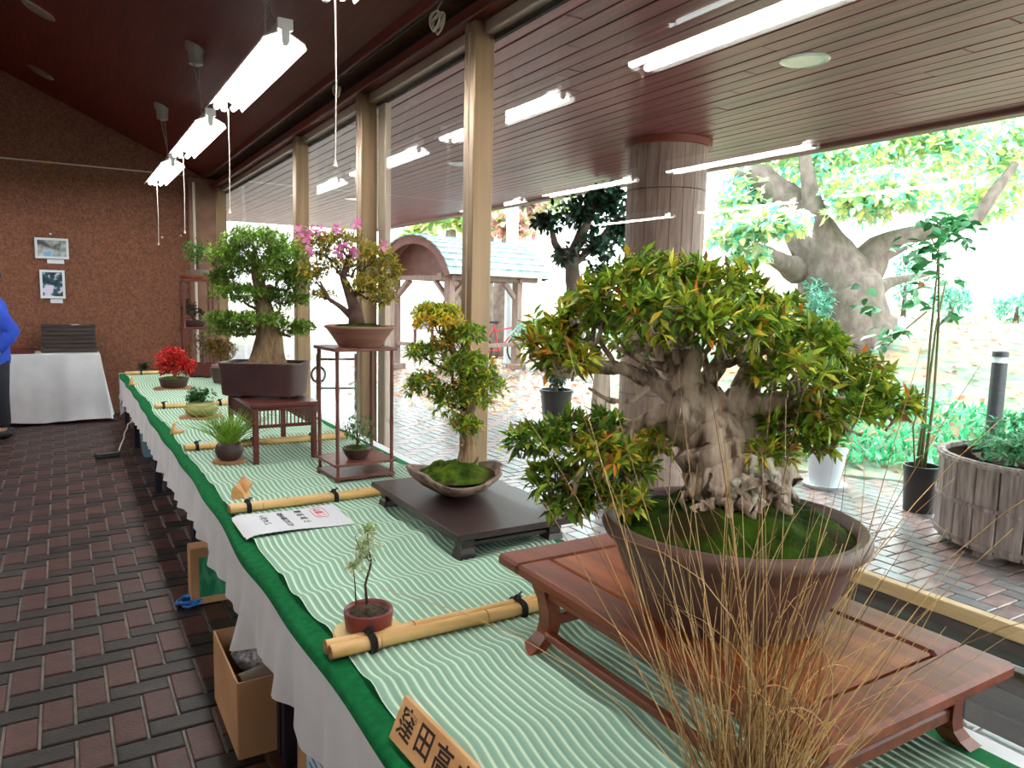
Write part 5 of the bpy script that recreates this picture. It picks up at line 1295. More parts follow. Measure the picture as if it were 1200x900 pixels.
MB().box((-.75, 9.25, .734), (1.0, .34, .014), bv=.004).build('tray_floor', 'stand_red', t)
for y in (9.085, 9.415): MB().box((-.75, y, .75), (1.0, .016, .03), bv=.003).build('tray_rim', 'stand_red', t)
for i, (a, b, mt, lab) in enumerate((((40, 278), (81, 304), 'photo_grey', 'upper framed photograph of a grey garden view on the brown wall'), ((46, 316), (77, 350), 'photo_teal', 'lower framed photograph of white blossoms on deep teal on the brown wall'))):
    p, q = at_y(*a, 9.63), at_y(*b, 9.63); w, h = q.x - p.x, p.z - q.z; c = (p + q) / 2
    t = thing('framed_photo', lab, 'photograph', tuple(c))
    for (cx, cz, sx, sz) in ((c.x, p.z - .012, w, .024), (c.x, q.z + .012, w, .024), (p.x + .012, c.z, .024, h - .048), (q.x - .012, c.z, .024, h - .048)): MB().box((cx, 9.635, cz), (sx, .022, sz), bv=.002).build('frame', 'photo_frame', t)
    MB().box((c.x, 9.643, c.z), (w - .03, .012, h - .03)).build('print', mt, t)
    MB().box((c.x + .03, 9.648, q.z - .028), (w * .5, .008, .045)).build('caption', 'paper_white', t)
for i, (px, py) in enumerate(((59, 274), (212, 276), (190, 278))):
    c = at_y(px, py, YB - .006); MB().ell(c, (.011, .008, .011), 8, 6).build('wall_pin', 'white_enamel', smooth='all', loc=tuple(c), label=('white pin on the brown wall above the upper photograph', 'white pin on the brown wall near the pale pipe', 'small white pin on the wall beside a lamp cord')[i], cat='pin')
c = at_y(55, 190, YB - .012); MB().box(c, (.10, .012, .022), bv=.003).build('rail_label', 'plaque_wood', loc=tuple(c), label='small beige label stuck on the white picture rail line', cat='label')

def skin_mesh(name, joints, bones, m, parent, sub=2, root=0):
    me = bpy.data.meshes.new(name); off = world_loc(parent)
    me.from_pydata([tuple(Vector(j[0]) - off) for j in joints], bones, []); o = bpy.data.objects.new(name, me); COL.objects.link(o); o.parent = parent
    md = o.modifiers.new('s', 'SKIN'); md.use_smooth_shade = True
    for i, j in enumerate(joints):
        sv = me.skin_vertices[0].data[i]; r = j[1]; sv.radius = r if isinstance(r, tuple) else (r, r); sv.use_root = (i == root)
    md2 = o.modifiers.new('d', 'SUBSURF'); md2.levels = md2.render_levels = sub
    dg = bpy.context.evaluated_depsgraph_get(); nm = bpy.data.meshes.new_from_object(o.evaluated_get(dg)); o.modifiers.clear(); o.data = nm; nm.name = name
    nm.materials.clear(); nm.materials.append(MATS[m]); return o
PX, PY = -.535, 8.35
t = thing('person', 'person in a bright blue jacket and dark trousers standing at the rear table', 'person', (PX, PY, 0))
B = lambda x, y, z: (PX + x, PY + y, z)     # faces -x and slightly towards the rear table
J = [(B(0, 0, .80), .11), (B(0, 0, .95), .105), (B(.0, 0, 1.10), .11), (B(-.0, 0, 1.22), .10), (B(-.01, 0, 1.30), .062), (B(-.025, 0, 1.36), .056), (B(-.035, 0, 1.46), .085), (B(-.04, 0, 1.54), .075),
     (B(.02, -.09, .76), .078), (B(.02, -.10, .42), .055), (B(.04, -.10, .09), .04), (B(-.08, -.10, .045), .038), (B(0, .09, .76), .078), (B(-.01, .10, .42), .055), (B(.02, .10, .09), .04), (B(-.10, .10, .045), .038),
     (B(.02, -.17, 1.235), .052), (B(.15, -.24, 1.0), .042), (B(.02, -.27, .80), .030), (B(.0, .17, 1.235), .052), (B(.0, .24, .98), .042), (B(-.16, .22, .84), .030)]
bones = [(0, 1), (1, 2), (2, 3), (3, 4), (4, 5), (5, 6), (6, 7), (0, 8), (8, 9), (9, 10), (10, 11), (0, 12), (12, 13), (13, 14), (14, 15), (3, 16), (16, 17), (17, 18), (3, 19), (19, 20), (20, 21)]
skin_mesh('body', J, bones, 'skin', t)
fat = lambda idx, k: [(J[i][0], J[i][1] * k + .016) for i in idx]
mb = MB(); n = 24; vs = []
prof = [(.70, .125, .175), (.74, .130, .18), (.85, .125, .17), (.98, .125, .172), (1.10, .130, .185), (1.19, .128, .20), (1.245, .112, .195), (1.285, .085, .14), (1.315, .068, .082), (1.345, .064, .068)]
for z, rx, ry in prof:
    for j in range(n): an = 2 * math.pi * j / n; vs.append(B(rx * math.cos(an) - .01, ry * math.sin(an), z + .006 * math.sin(5 * an + 9 * z)))
mb.add(vs, [(i * n + j, i * n + (j + 1) % n, (i + 1) * n + (j + 1) % n, (i + 1) * n + j) for i in range(len(prof) - 1) for j in range(n)])
for pts in ([(0, -.10, 1.235), (.02, -.17, 1.225), (.07, -.21, 1.13), (.15, -.24, 1.00), (.10, -.255, .92), (.035, -.268, .83)], [(0, .10, 1.235), (.02, .17, 1.225), (.01, .205, 1.12), (0, .24, .98), (-.07, .232, .92), (-.14, .222, .855)]):
    P = [Vector(B(*q)) for q in pts]; PP = []; RR = []; rr = [.075, .078, .07, .064, .056, .046]
    for i in range(5):
        for q in range(4): PP.append(P[i].lerp(P[i + 1], q / 4)); RR.append(rr[i] + (rr[i + 1] - rr[i]) * q / 4 + .003 * math.sin(i * 7 + q * 2.1))
    PP.append(P[5]); RR.append(rr[5]); mb.tube(PP, RR, 14)
mb.build('jacket', 'jacket_blue', t, smooth='all')
skin_mesh('trousers', [(B(0, 0, .84), .118), (B(0, 0, .74), .10)] + fat([8, 9, 10], 1.22) + fat([12, 13, 14], 1.22), [(0, 1), (1, 2), (2, 3), (3, 4), (1, 5), (5, 6), (6, 7)], 'trousers_navy', t)
for s in (-1, 1):
    mb = MB().ell(B(-.03, .10 * s, .045), (.14, .052, .05), 16, 8); mb.v = [(v[0], v[1], max(v[2], 0.002)) for v in mb.v]; mb.build('shoe', 'shoe_black', t, smooth='all')
    h = Vector(J[18][0] if s < 0 else J[21][0]); dr = Vector((-.35, -.1, -1)).normalized() if s < 0 else Vector((-1, -.1, -.5)).normalized(); sd = Vector((0, 1, 0))
    hj = [(h, .030), (h + dr * .06, .032)]; hb = [(0, 1)]
    for f_ in range(4):
        b = h + dr * .085 + sd * (.021 * (f_ - 1.5)); L = (.058, .068, .064, .05)[f_]; n0 = len(hj)
        hj += [(b, .011), (b + dr * L * .5 + Vector((-.004, 0, 0)), .009), (b + dr * L + Vector((-.016, 0, 0)), .007)]; hb += [(1, n0), (n0, n0 + 1), (n0 + 1, n0 + 2)]
    n0 = len(hj); hj += [(h + dr * .035 - sd * .035, .012), (h + dr * .075 - sd * .052, .009)]; hb += [(0, n0), (n0, n0 + 1)]
    skin_mesh('hand', hj, hb, 'skin', t)
hc = Vector(B(-.035, 0, 1.48))
mb = MB().ell(hc + Vector((.018, 0, .028)), (.098, .086, .098), 20, 12); mb.build('hair', 'hair_black', t, smooth='all')
mb = MB().ell(hc + Vector((-.095, 0, -.01)), (.022, .012, .02), 8, 6)
for s in (-1, 1): mb.ell(hc + Vector((0, .082 * s, -.01)), (.02, .012, .03), 8, 6)
mb.build('nose_and_ears', 'skin', t, smooth='all', kind='stuff')
mb = MB()
for s in (-1, 1): mb.ell(hc + Vector((-.080, .03 * s, .012)), (.01, .012, .006), 8, 6)
mb.build('eyes', 'hair_black', t, smooth='all', kind='stuff')
MB().ell(hc + Vector((-.078, 0, -.052)), (.012, .024, .005), 8, 6).build('mouth', 'photo_grey' if False else 'skin', t, smooth='all')

# ------------------------------------------------------------------ outside: things on the pavement
mat('pale_pine', lin(196, 160, 112), lin(214, 182, 136), 6, .6, stretch=(6, .5, 6))
mat('grey_beam', lin(52, 50, 50), lin(78, 76, 74), 6, .6, stretch=(6, .4, 6))
mat('brown_board', lin(64, 44, 36), lin(86, 60, 50), 6, .6, stretch=(6, .5, 6))
mat('stave_wood', lin(112, 98, 92), lin(166, 152, 146), 8, .75, stretch=(5, 5, .5), island=.12, c3=lin(90, 76, 70), c3scale=4, c3th=(.55, .7))
mat('planter_white', lin(214, 224, 228), rough=.45)
mat('planter_black', lin(28, 28, 34), rough=.35)
mat('planter_blue', lin(62, 76, 94), lin(76, 92, 112), 6, .5)
mat('bollard_grey', lin(66, 66, 74), rough=.4, metal=.4)
mat('shelter_wood', lin(128, 104, 96), lin(152, 126, 116), 6, .7, stretch=(4, 4, .6))
mat('shelter_red', lin(96, 56, 50), lin(120, 74, 66), 6, .6)
mat('shingle', lin(120, 146, 150), lin(160, 184, 186), 6, .6, island=.1)
mat('bark_grey', lin(100, 86, 80), lin(132, 118, 110), 5, .9, stretch=(2, 2, 1.2), bump=.9, bscale=12, c3=lin(96, 90, 78), c3scale=3, c3th=(.52, .68))
mat('bark_brown', lin(84, 68, 60), lin(120, 102, 92), 6, .9, bump=.8, bscale=14)
mat('rubber_black', lin(26, 26, 28), rough=.6)
mat('bike_red', lin(200, 60, 70), rough=.4)
mat('stem_green', lin(92, 104, 60), lin(116, 104, 72), 12, .7)

t = thing('low_barrier', 'low board barrier with a pale wooden top rail outside the window', 'barrier', (2.56, .2, 0))
BY1 = 1.86
MB().box((2.566, (BY1 - 1.6) / 2, .378), (.045, BY1 + 1.6, .05), bv=.004).build('top_rail', 'pale_pine', t)
MB().box((2.575, (BY1 - 1.6) / 2, .312), (.04, BY1 + 1.6, .075), bv=.004).build('beam', 'grey_beam', t)
for k, z in enumerate((.215, .135, .055)): MB().box((2.58, (1.22 - 1.6) / 2, z), (.05, 1.22 + 1.6, .076), bv=.006).build('board', 'brown_board', t)
MB().box((2.57, 1.245, .135), (.07, .05, .27), bv=.016).build('post', 'planter_black', t)
MB().box((2.585, BY1 - .06, .138), (.05, .05, .275), bv=.006).build('post', 'planter_black', t)

def potlathe(parent, c, r0, r1, h, m, n=36): return MB().lathe([(0, .0), (r0, .0), (r0 + (r1 - r0) * .9, h * .9), (r1 * 1.03, h * .9), (r1 * 1.05, h), (r1 * .95, h), (r1 * .92, h * .88), (0, h * .86)], c, n).build('pot', m, parent, smooth=True)
# wooden tub planter
bc = at_z(1220, 645, 0); br, bh = .54, .50
t = thing('tub_planter', 'large round weathered wooden tub planter full of leafy green plants', 'planter', tuple(bc))
ns = 26
for i in range(ns):
    a = 2 * math.pi * (i + .5) / ns; w = 2 * math.pi * br / ns
    MB().box(bc + Vector((br * math.cos(a), br * math.sin(a), .055 + bh / 2)), (.03, w - .006, bh), rz=a, bv=.004).build('stave', 'stave_wood', t)
for z, hr in ((.30, .004), (.535, .010), (.09, .004)):
    MB().lathe([(br + .014, -.011), (br + .022 + hr, -.011), (br + .022 + hr, .011), (br + .014, .011), (br + .014, -.011)], bc + Vector((0, 0, z)), 52).build('hoop', 'stave_wood', t, smooth=True)
for i in range(5):
    a = i * 1.256 + .4; MB().box(bc + Vector((.42 * math.cos(a), .42 * math.sin(a), .028)), (.12, .09, .055), rz=a).build('foot', 'stave_wood', t)
MB().lathe([(0, 0), (br - .02, 0)], bc + Vector((0, 0, .06)), 40).build('bottom', 'dark_gap', t)
mb = MB(); mound(mb, bc + Vector((0, 0, .47)), br - .02, .09, seed=21); mb.build('soil', 'soil_dark', t, smooth='all')
GCY = [lin(60, 150, 96), lin(92, 176, 120), lin(40, 116, 70), lin(130, 196, 150)]
D0 = depth(bc); q = project(bc + Vector((0, 0, .62))); Pp, Dd = pad_tips(bc + Vector((0, 0, .58)), (.44, .44, .24), 420, .3, .3); P, Dd, S = rosettes(Pp, Dd, 6, .075); leaf_obj('foliage', P, Dd, S, palette(len(P), GCY, [3, 2, 2, 1]), LEAF, 'leaf', t)

# tall stemmed plant in a black pot
c = at_z(1076, 598, 0); D0 = depth(c); u = D0 / FPX
t = thing('tall_potted_plant', 'tall thin stemmed plant with large glossy leaves in a black pot', 'potted plant', tuple(c)); potlathe(t, c, 16.5 * u, 19 * u, 54 * u, 'planter_black')
mb = MB(); mound(mb, c + Vector((0, 0, 47 * u)), 17 * u, .02, seed=3, n=24, rings=5); mb.build('soil', 'soil_dark', t, smooth='all')
for st in (((1074, 548), (1084, 480), (1090, 400), (1098, 320), (1102, 262)), ((1079, 548), (1086, 470), (1096, 390), (1108, 330)), ((1083, 548), (1094, 470), (1100, 380), (1100, 300), (1092, 280))):
    MB().tube([tp(*p_) for p_ in st], taper(.012, .005, len(st) - 1), 7).build('stem', 'stem_green', t, smooth='all')
MB().tube([tp(1086, 365), tp(1062, 385), tp(1040, 405)], [.007, .005, .003], 6).build('stem', 'stem_green', t, smooth='all')
MB().tube([tp(1072, 548), tp(1070, 500), tp(1082, 455)], .006, 6).build('cane', 'stem_green', t)
lv = []
for (px, py, rx, ry, n) in ((1118, 262, 24, 16, 26), (1092, 258, 22, 12, 14), (1066, 292, 14, 10, 7), (1078, 300, 14, 14, 8), (1076, 345, 14, 18, 10), (1092, 318, 14, 16, 9), (1115, 330, 10, 6, 3), (1055, 388, 22, 7, 9), (1032, 398, 12, 10, 5), (1012, 335, 8, 6, 2), (1020, 360, 10, 8, 4), (1112, 368, 8, 6, 4), (1098, 290, 18, 12, 10), (1130, 280, 10, 10, 6), (1080, 500, 9, 30, 9)):
    for i in range(int(n * 1.8)): lv.append((tp(px + random.gauss(0, rx * .55), py + random.gauss(0, ry * .55), random.gauss(0, .10)), random.random()))
pm = []
BC = [lin(40, 128, 62), lin(70, 158, 92), lin(28, 98, 50), lin(120, 186, 140), lin(170, 110, 60)]
pm = [leaf_mesh('leaf', np.zeros((1, 3)), np.array([[0, 1.0, 0]]), [1.0], [k], BROAD, 'leaf_waxy') for k in BC]
for p_, r_ in lv:
    a = random.uniform(0, 6.28); Yv = (SIDE * math.cos(a) + VIEW * .4 * math.sin(a) + Vector((0, 0, random.uniform(-.7, .25)))).normalized(); Zv = Vector((random.gauss(0, .4), random.gauss(0, .4), 1)); Zv = (Zv - Yv * Zv.dot(Yv)).normalized(); Xv = Yv.cross(Zv)
    k = 4 if r_ > .975 else (int(r_ * 4.1) % 4)
    link_mesh('leaf', pm[k], p_, t, M=Matrix((Xv, Yv, Zv)).transposed().to_4x4() @ Matrix.Scale(random.uniform(.075, .115), 4))
c = at_z(966, 570, 0); D0 = depth(c); u = D0 / FPX
t = thing('white_planter', 'white plastic flowerpot with saucer at the edge of the paving', 'planter', tuple(c)); potlathe(t, c + Vector((0, 0, .015)), 17 * u, 22 * u, 44 * u, 'planter_white'); MB().lathe([(0, 0), (22 * u, 0), (25 * u, .03), (24 * u, .034), (21 * u, .015), (0, .014)], c, 32).build('saucer', 'planter_white', t, smooth=True)
MB().tube([c + Vector((0, 0, 36 * u)), tp(964, 510), tp(968, 480)], [.012, .009, .006], 7).build('stem', 'stem_green', t)
bonsai_crown(t, [PD(966, 495, 22, 16, 0, 40)], .07, 5, GCY, [1] * 4, rmin=.2)
c = at_z(651, 492, 0); D0 = depth(c); u = D0 / FPX
t = thing('dark_potted_shrub', 'dark leafy shrub in a black pot seen behind the big azalea', 'potted plant', tuple(c)); potlathe(t, c, 15 * u, 19 * u, 36 * u, 'planter_black')
bonsai_crown(t, [PD(655, 435, 16, 24, 0, 90), PD(668, 420, 12, 22, 0, 50)], .11, 5, [lin(30, 62, 50), lin(46, 86, 66), lin(66, 120, 100)], [1] * 3, rmin=.2, low=.8); MB().tube([c + Vector((0, 0, 30 * u)), tp(655, 440)], [.016, .01], 7).build('stem', 'stem_green', t)
c = at_z(716, 588, 0); D0 = depth(c); u = D0 / FPX
t = thing('blue_planter', 'tall blue grey square planter standing beside the round pillar', 'planter', tuple(c)); rect_pot(t, c, 20 * u, 18 * u, 72 * u, 'planter_blue', r=.03, fl=.8)
bonsai_crown(t, [PD(712, 505, 20, 14, 0, 40)], .08, 5, GCY, [1] * 4, rmin=.2)
c = at_z(703, 505, 0); D0 = depth(c); u = D0 / FPX
t = thing('stone_post', 'pale grey tapering stone post behind the branches of the azalea', 'post', tuple(c)); MB().lathe([(0, 0), (17 * u, 0), (17 * u, 6 * u), (14 * u, 8 * u), (9 * u, 80 * u), (11 * u, 84 * u), (0, 92 * u)], c, 4, rz=.5).build('shaft', 'stone_panel', t)
bl = at_d(1173, 411, 6.1); bz = lawn_z(bl.x, bl.y); bl.z, bt_ = bz, bl.z
t = thing('bollard_light', 'grey cylindrical garden bollard light standing in the grass', 'bollard', tuple(bl)); D0 = 6.1
MB().lathe([(0, 0), (.058, 0), (.058, bt_ - bz - .10), (.045, bt_ - bz - .10)], bl, 24).build('shaft', 'bollard_grey', t, smooth=True)
MB().lathe([(.046, bt_ - bz - .10), (.05, bt_ - bz - .098), (.05, bt_ - bz - .05), (.046, bt_ - bz - .048)], bl, 24).build('lens', 'planter_white', t, smooth=True)
MB().lathe([(0, bt_ - bz - .05), (.06, bt_ - bz - .05), (.06, bt_ - bz - .008), (.052, bt_ - bz), (0, bt_ - bz)], bl, 24).build('cap', 'bollard_grey', t, smooth=True)

# dark metal stand with a ring sign, seen through the windows beyond the rack
c = at_z(421, 482, 0); D0 = depth(c); u = D0 / FPX
t = thing('ring_stand', 'dark metal stand with a ring and bars beyond the far windows', 'stand', tuple(c))
MB().box(c + Vector((0, 0, 34 * u)), (11 * u, .05, 68 * u), bv=.008).build('panel', 'planter_black', t)
for y in (421, 455): MB().tube([tp(372, y), tp(424, y)], .014, 7).build('bar', 'planter_black', t)
MB().tube([tp(373 + 8 * math.cos(a * .3307), 439 + 9 * math.sin(a * .3307)) for a in range(20)], .016, 7).build('ring', 'planter_black', t)
MB().tube([at_z(372, 482, 0), tp(372, 415)], .018, 7).build('upright', 'planter_black', t)

# roofed shelter with curved shingled roof
A_ = Vector((.957, .29, 0)); B_ = Vector((-.29, .957, 0)); P1 = Vector((5.92, 11.95, 0)); PL = 1.82; WD = 1.5
t = thing('garden_shelter', 'small wooden garden shelter with a curved pale shingled roof', 'shelter', tuple(P1))
EZ = 1.80
for (a, b) in ((0, 0), (PL, 0), (0, WD), (PL, WD)):
    p = P1 + A_ * a + B_ * b
    MB().box(p + Vector((0, 0, EZ / 2)), (.15, .15, EZ), rz=.294, bv=.01).build('post', 'shelter_wood', t)
    MB().box(p + Vector((0, 0, .06)), (.30, .30, .12), rz=.294, bv=.015).build('footing', 'stone_panel', t)
    for s, L in ((1, PL), (-1, PL)):
        if (a == 0 and s < 0) or (a > 0 and s > 0): continue
        q = p + Vector((0, 0, 1.34)); e = p + A_ * (s * .38) + Vector((0, 0, 1.70)); MB().tube([q, e], .05, 4).build('brace', 'shelter_wood', t)
    s = 1 if b == 0 else -1
    MB().tube([p + Vector((0, 0, 1.34)), p + B_ * (s * .38) + Vector((0, 0, 1.70))], .05, 4).build('brace', 'shelter_wood', t)
for b in (0, WD): MB().tube([P1 + A_ * -.25 + B_ * b + Vector((0, 0, 1.76)), P1 + A_ * (PL + .55) + B_ * b + Vector((0, 0, 1.76))], .075, 4).build('beam', 'shelter_wood', t)
for a in (0, PL): MB().tube([P1 + A_ * a + B_ * -.1 + Vector((0, 0, 1.74)), P1 + A_ * a + B_ * (WD + .1) + Vector((0, 0, 1.74))], .06, 4).build('beam', 'shelter_wood', t)
MB().tube([P1 + Vector((0, 0, .50)), P1 + A_ * PL + Vector((0, 0, .50))], .05, 4).build('rail', 'shelter_wood', t)
MB().tube([P1 + B_ * WD + Vector((0, 0, .50)), P1 + Vector((0, 0, .50))], .05, 4).build('rail', 'shelter_wood', t)
# barrel roof from overlapping courses
cb = WD / 2; R0 = 1.08; zc = EZ - .30
def rp(a, an, r): return P1 + A_ * a + B_ * (cb - r * math.cos(an)) + Vector((0, 0, zc + r * math.sin(an) * .92))
a0, a1 = math.radians(17), math.radians(163); nc = 18
for i in range(nc):
    x0, x1_ = a0 + (a1 - a0) * i / nc, a0 + (a1 - a0) * (i + 1.12) / nc
    up = i < nc / 2
    r0, r1 = (R0 + .035, R0 + .015) if up else (R0 + .015, R0 + .035)
    L0, L1 = -.28, PL + .62; n = 14
    for j in range(n):
        la, lb = L0 + (L1 - L0) * (j + .01) / n, L0 + (L1 - L0) * (j + .99) / n
        mb = MB(); mb.add([rp(la, x0, r0), rp(lb, x0, r0), rp(lb, x1_, r1), rp(la, x1_, r1), rp(la, x0, r0 - .02), rp(lb, x0, r0 - .02), rp(lb, x1_, r1 - .02), rp(la, x1_, r1 - .02)], [(0, 1, 2, 3), (7, 6, 5, 4), (0, 4, 5, 1), (1, 5, 6, 2), (2, 6, 7, 3), (3, 7, 4, 0)])
        mb.build('shingle', 'shingle', t)
for L in (-.24, PL + .58):
    pts = [rp(L, a0 + (a1 - a0) * i / 24, R0 + .005) for i in range(25)] + [rp(L, a1 - (a1 - a0) * i / 24, R0 - .16 if True else 0) for i in range(25)]
    vs = pts + [p + A_ * .05 for p in pts]; n = len(pts); mb = MB()
    fs = []
    for i in range(24): fs += [(i, i + 1, n - 2 - i, n - 1 - i), (n + i + 1, n + i, 2 * n - 1 - i, 2 * n - 2 - i), (i + 1, i, n + i, n + i + 1), (n - 1 - i, n - 2 - i, 2 * n - 2 - i, 2 * n - 1 - i)]
    mb.add(vs, fs); mb.build('barge_board', 'shelter_red', t)
mb = MB().grid(lambda u_, v_: rp(-.2 + (PL + .75) * v_, a0 + (a1 - a0) * u_, R0 - .01), 24, 2); mb.build('roof_lining', 'shelter_red', t, smooth='all')
pts = [rp(.12, a0 + (a1 - a0) * i / 24, R0 - .03) for i in range(25)]; mb = MB(); mb.add(pts, [tuple(range(25))]); mb.build('gable_panel', 'shelter_red', t)
c = at_z(496, 425, 0); D0 = depth(c); u = D0 / FPX
t = thing('lantern_box', 'small pale lantern-like box with a flared roof inside the shelter', 'lantern', tuple(c))
for s in (-1, 1): MB().box(c + SIDE * (s * 10 * u) + Vector((0, 0, 34 * u)), (.05, .05, 68 * u)).build('post', 'shelter_red', t)
MB().box(c + Vector((0, 0, 52 * u)), (20 * u, .2, 26 * u)).build('pane_box', 'paper_white', t)
MB().lathe([(18 * u, 66 * u), (17 * u, 69 * u), (4 * u, 75 * u), (0, 79 * u), ], c, 4, rz=.8).build('roof', 'shingle', t)
# bicycle
c = at_z(585, 428, 0); c.z = 0; D0 = depth(c); u = D0 / FPX
t = thing('bicycle', 'red bicycle parked beyond the garden shelter', 'bicycle', tuple(c)); dirb = (SIDE * .9 + VIEW * .44).normalized()
def bp(x, z): return c + dirb * x + Vector((0, 0, z))
for x in (-.5, .5):
    MB().tube([bp(x + .32 * math.cos(a * .2618), .33 + .32 * math.sin(a * .2618)) for a in range(25)], .02, 6, cap=False).build('tyre', 'rubber_black', t)
    mb = MB()
    for k in range(8): mb.tube([bp(x, .33), bp(x + .31 * math.cos(k * .785), .33 + .31 * math.sin(k * .785))], .004, 3)
    mb.build('spokes', 'chrome_ring', t, kind='stuff')
mb = MB()
for a, b in (((-.5, .33), (-.12, .80)), ((-.5, .33), (-.02, .30)), ((-.02, .30), (-.14, .86)), ((-.02, .30), (.36, .78)), ((-.12, .72), (.36, .80)), ((.5, .33), (.34, .95))): mb.tube([bp(*a), bp(*b)], .018, 6)
mb.build('frame', 'bike_red', t); MB().box(bp(-.15, .9), (.22, .12, .05), rz=math.atan2(dirb.y, dirb.x), bv=.015).build('saddle', 'rubber_black', t); MB().tube([bp(.34, .95) + VIEW * -.26, bp(.36, 1.0), bp(.34, .95) + VIEW * .26], .014, 6).build('handlebar', 'chrome_ring', t)
MB().lathe([(.10, 0), (.15, .22), (.14, .22), (.09, .01)], bp(.52, .72), 12).build('basket', 'chrome_ring', t)
c = at_z(597, 425, 0); MB().lathe([(.13, 0), (.13, 3.4), (0, 3.4)], c, 16).build('utility_pole', 'planter_white', smooth=True, loc=tuple(c), label='pale round pole rising beyond the garden shelter', cat='pole')

# ------------------------------------------------------------------ outside: trees, shrubs, ground cover
def tree(name, label, D, limbs, pads_, cols, w, size, k, m='leaf_thin', bark='bark_grey', tmpl=BROAD, group=None, mult=1.0):
    global D0
    D0 = D; b = limbs[0][0]; base = tp(*b[:2]); t = thing(name, label, 'tree', tuple(base), group)
    mb = MB()
    for lb in limbs:
        P = [tp(x, y, dv) for (x, y, r, dv) in lb]; R_ = [r * D / FPX for (_, _, r, _) in lb]; PP, RR = [], []
        for i in range(len(P) - 1):
            for q in range(4): PP.append(P[i].lerp(P[i + 1], q / 4)); RR.append((R_[i] + (R_[i + 1] - R_[i]) * q / 4) * random.uniform(.9, 1.1))
        PP.append(P[-1]); RR.append(R_[-1]); mb.tube(PP, RR, 12)
    mb.build('trunk', bark, t, smooth='all')
    bonsai_crown(t, [PD(*p_) for p_ in pads_], size, k, cols, w, tmpl=tmpl, m=m, rmin=.15, low=.8, jit=.12, mult=mult)
    return t
CH = [lin(248, 238, 168), lin(212, 238, 214), lin(140, 232, 216), lin(242, 246, 226), lin(190, 218, 140)]
tree('broad_tree', 'big old spreading tree with yellow and pale green autumn leaves', 9.4,
     [[(1012, 405, 44, 0), (1000, 380, 42, 0), (985, 340, 44, 0), (965, 300, 36, 0), (945, 265, 26, 0)], [(955, 290, 28, 0), (925, 240, 24, .1), (890, 212, 20, .2), (862, 205, 12, .3)], [(970, 310, 26, 0), (955, 262, 15, -.2), (948, 215, 9, -.3), (940, 165, 5, -.3)],
      [(1000, 330, 28, 0), (1030, 292, 17, -.2), (1070, 275, 10, -.3), (1110, 270, 8, -.4), (1145, 255, 7, -.4), (1165, 225, 6, -.4), (1190, 192, 4, -.4)], [(935, 318, 16, 0), (912, 305, 10, -.2), (885, 290, 7, -.3), (880, 315, 5, -.3)], [(1010, 345, 16, 0), (1045, 330, 6, .4), (1090, 320, 3, .6)]],
     [(865, 235, 40, 40, .2, 55), (905, 170, 60, 40, .4, 80), (975, 185, 60, 45, 0, 100), (1040, 165, 60, 45, .3, 100), (1110, 170, 60, 50, -.2, 100), (1175, 180, 55, 55, .2, 100), (1050, 225, 55, 32, -.8, 85), (1150, 235, 55, 32, .8, 70), (860, 275, 36, 22, -.5, 50), (905, 262, 45, 20, -.8, 60), (1005, 235, 45, 32, -.6, 60), (975, 120, 130, 40, .6, 120), (1130, 110, 110, 40, .6, 100), (1250, 170, 60, 80, .2, 60), (880, 300, 26, 12, -.6, 24)],
     CH, [30, 22, 24, 20, 12], .13, 5, mult=3.2)
DKC = [lin(32, 70, 54), lin(48, 96, 70), lin(24, 50, 40), lin(80, 150, 120)]
tree('camellia_tree', 'dark glossy-leaved tree behind the round pillar', 7.4, [[(676, 420, 10, 0), (672, 350, 9, 0), (670, 300, 8, 0), (690, 255, 5, 0), (700, 215, 3, 0)], [(671, 320, 6, 0), (650, 285, 4, 0), (645, 262, 2.5, 0)], [(672, 310, 5, 0), (700, 285, 4, .1), (735, 240, 2, .1)]],
     [(680, 250, 38, 26, 0, 70), (712, 238, 28, 24, 0, 60), (640, 260, 20, 12, -.2, 22), (700, 290, 36, 18, 0, 46), (730, 270, 24, 24, .1, 40), (660, 300, 16, 12, -.2, 14), (705, 320, 22, 12, 0, 20)], DKC, [3, 3, 2, 1], .085, 4, m='leaf_waxy', bark='bark_grey', mult=2.6)
YGC = [lin(226, 214, 110), lin(196, 216, 130), lin(150, 200, 130), lin(232, 232, 180)]
tree('autumn_tree', 'yellow green autumn tree rising behind the shelter roof', 19, [[(530, 395, 10, 0), (530, 320, 9, 0), (528, 270, 6, 0)]], [(520, 255, 40, 22, 0, 90), (548, 262, 26, 18, 0, 60), (490, 272, 24, 10, 0, 40), (570, 250, 26, 20, 1, 60)], YGC, [1, 1, 1, 1], .26, 5)
tree('pink_tree', 'reddish pink leaved tree beyond the pale pole', 17, [[(570, 395, 8, 0), (572, 320, 7, 0), (575, 265, 4, 0)]], [(588, 262, 20, 18, 0, 60), (606, 268, 14, 20, 0, 46), (625, 255, 22, 22, 1, 50)], [lin(214, 150, 150), lin(226, 186, 160), lin(170, 190, 130), lin(240, 220, 190)], [2, 1, 2, 1], .22, 5)
tree('dark_trunk_tree', 'tree with a thick dark trunk seen through the shelter posts', 18.0, [[(578, 420, 15, 0), (585, 370, 13, 0), (592, 320, 12, 0), (600, 260, 10, 0), (612, 220, 6, 0)], [(600, 270, 8, 0), (625, 235, 6, 0), (650, 215, 4, 0)]], [(612, 225, 34, 18, 0, 60), (650, 235, 26, 20, .5, 46), (580, 232, 26, 12, 0, 36)], [lin(150, 196, 130), lin(214, 216, 150), lin(120, 150, 90)], [1, 1, 1], .2, 5, bark='bark_brown')
c = at_z(640, 432, 0); D0 = 13.2; t = thing('cycad_palm', 'palm-like cycad with long arching fronds beyond the shelter', 'palm', tuple(c))
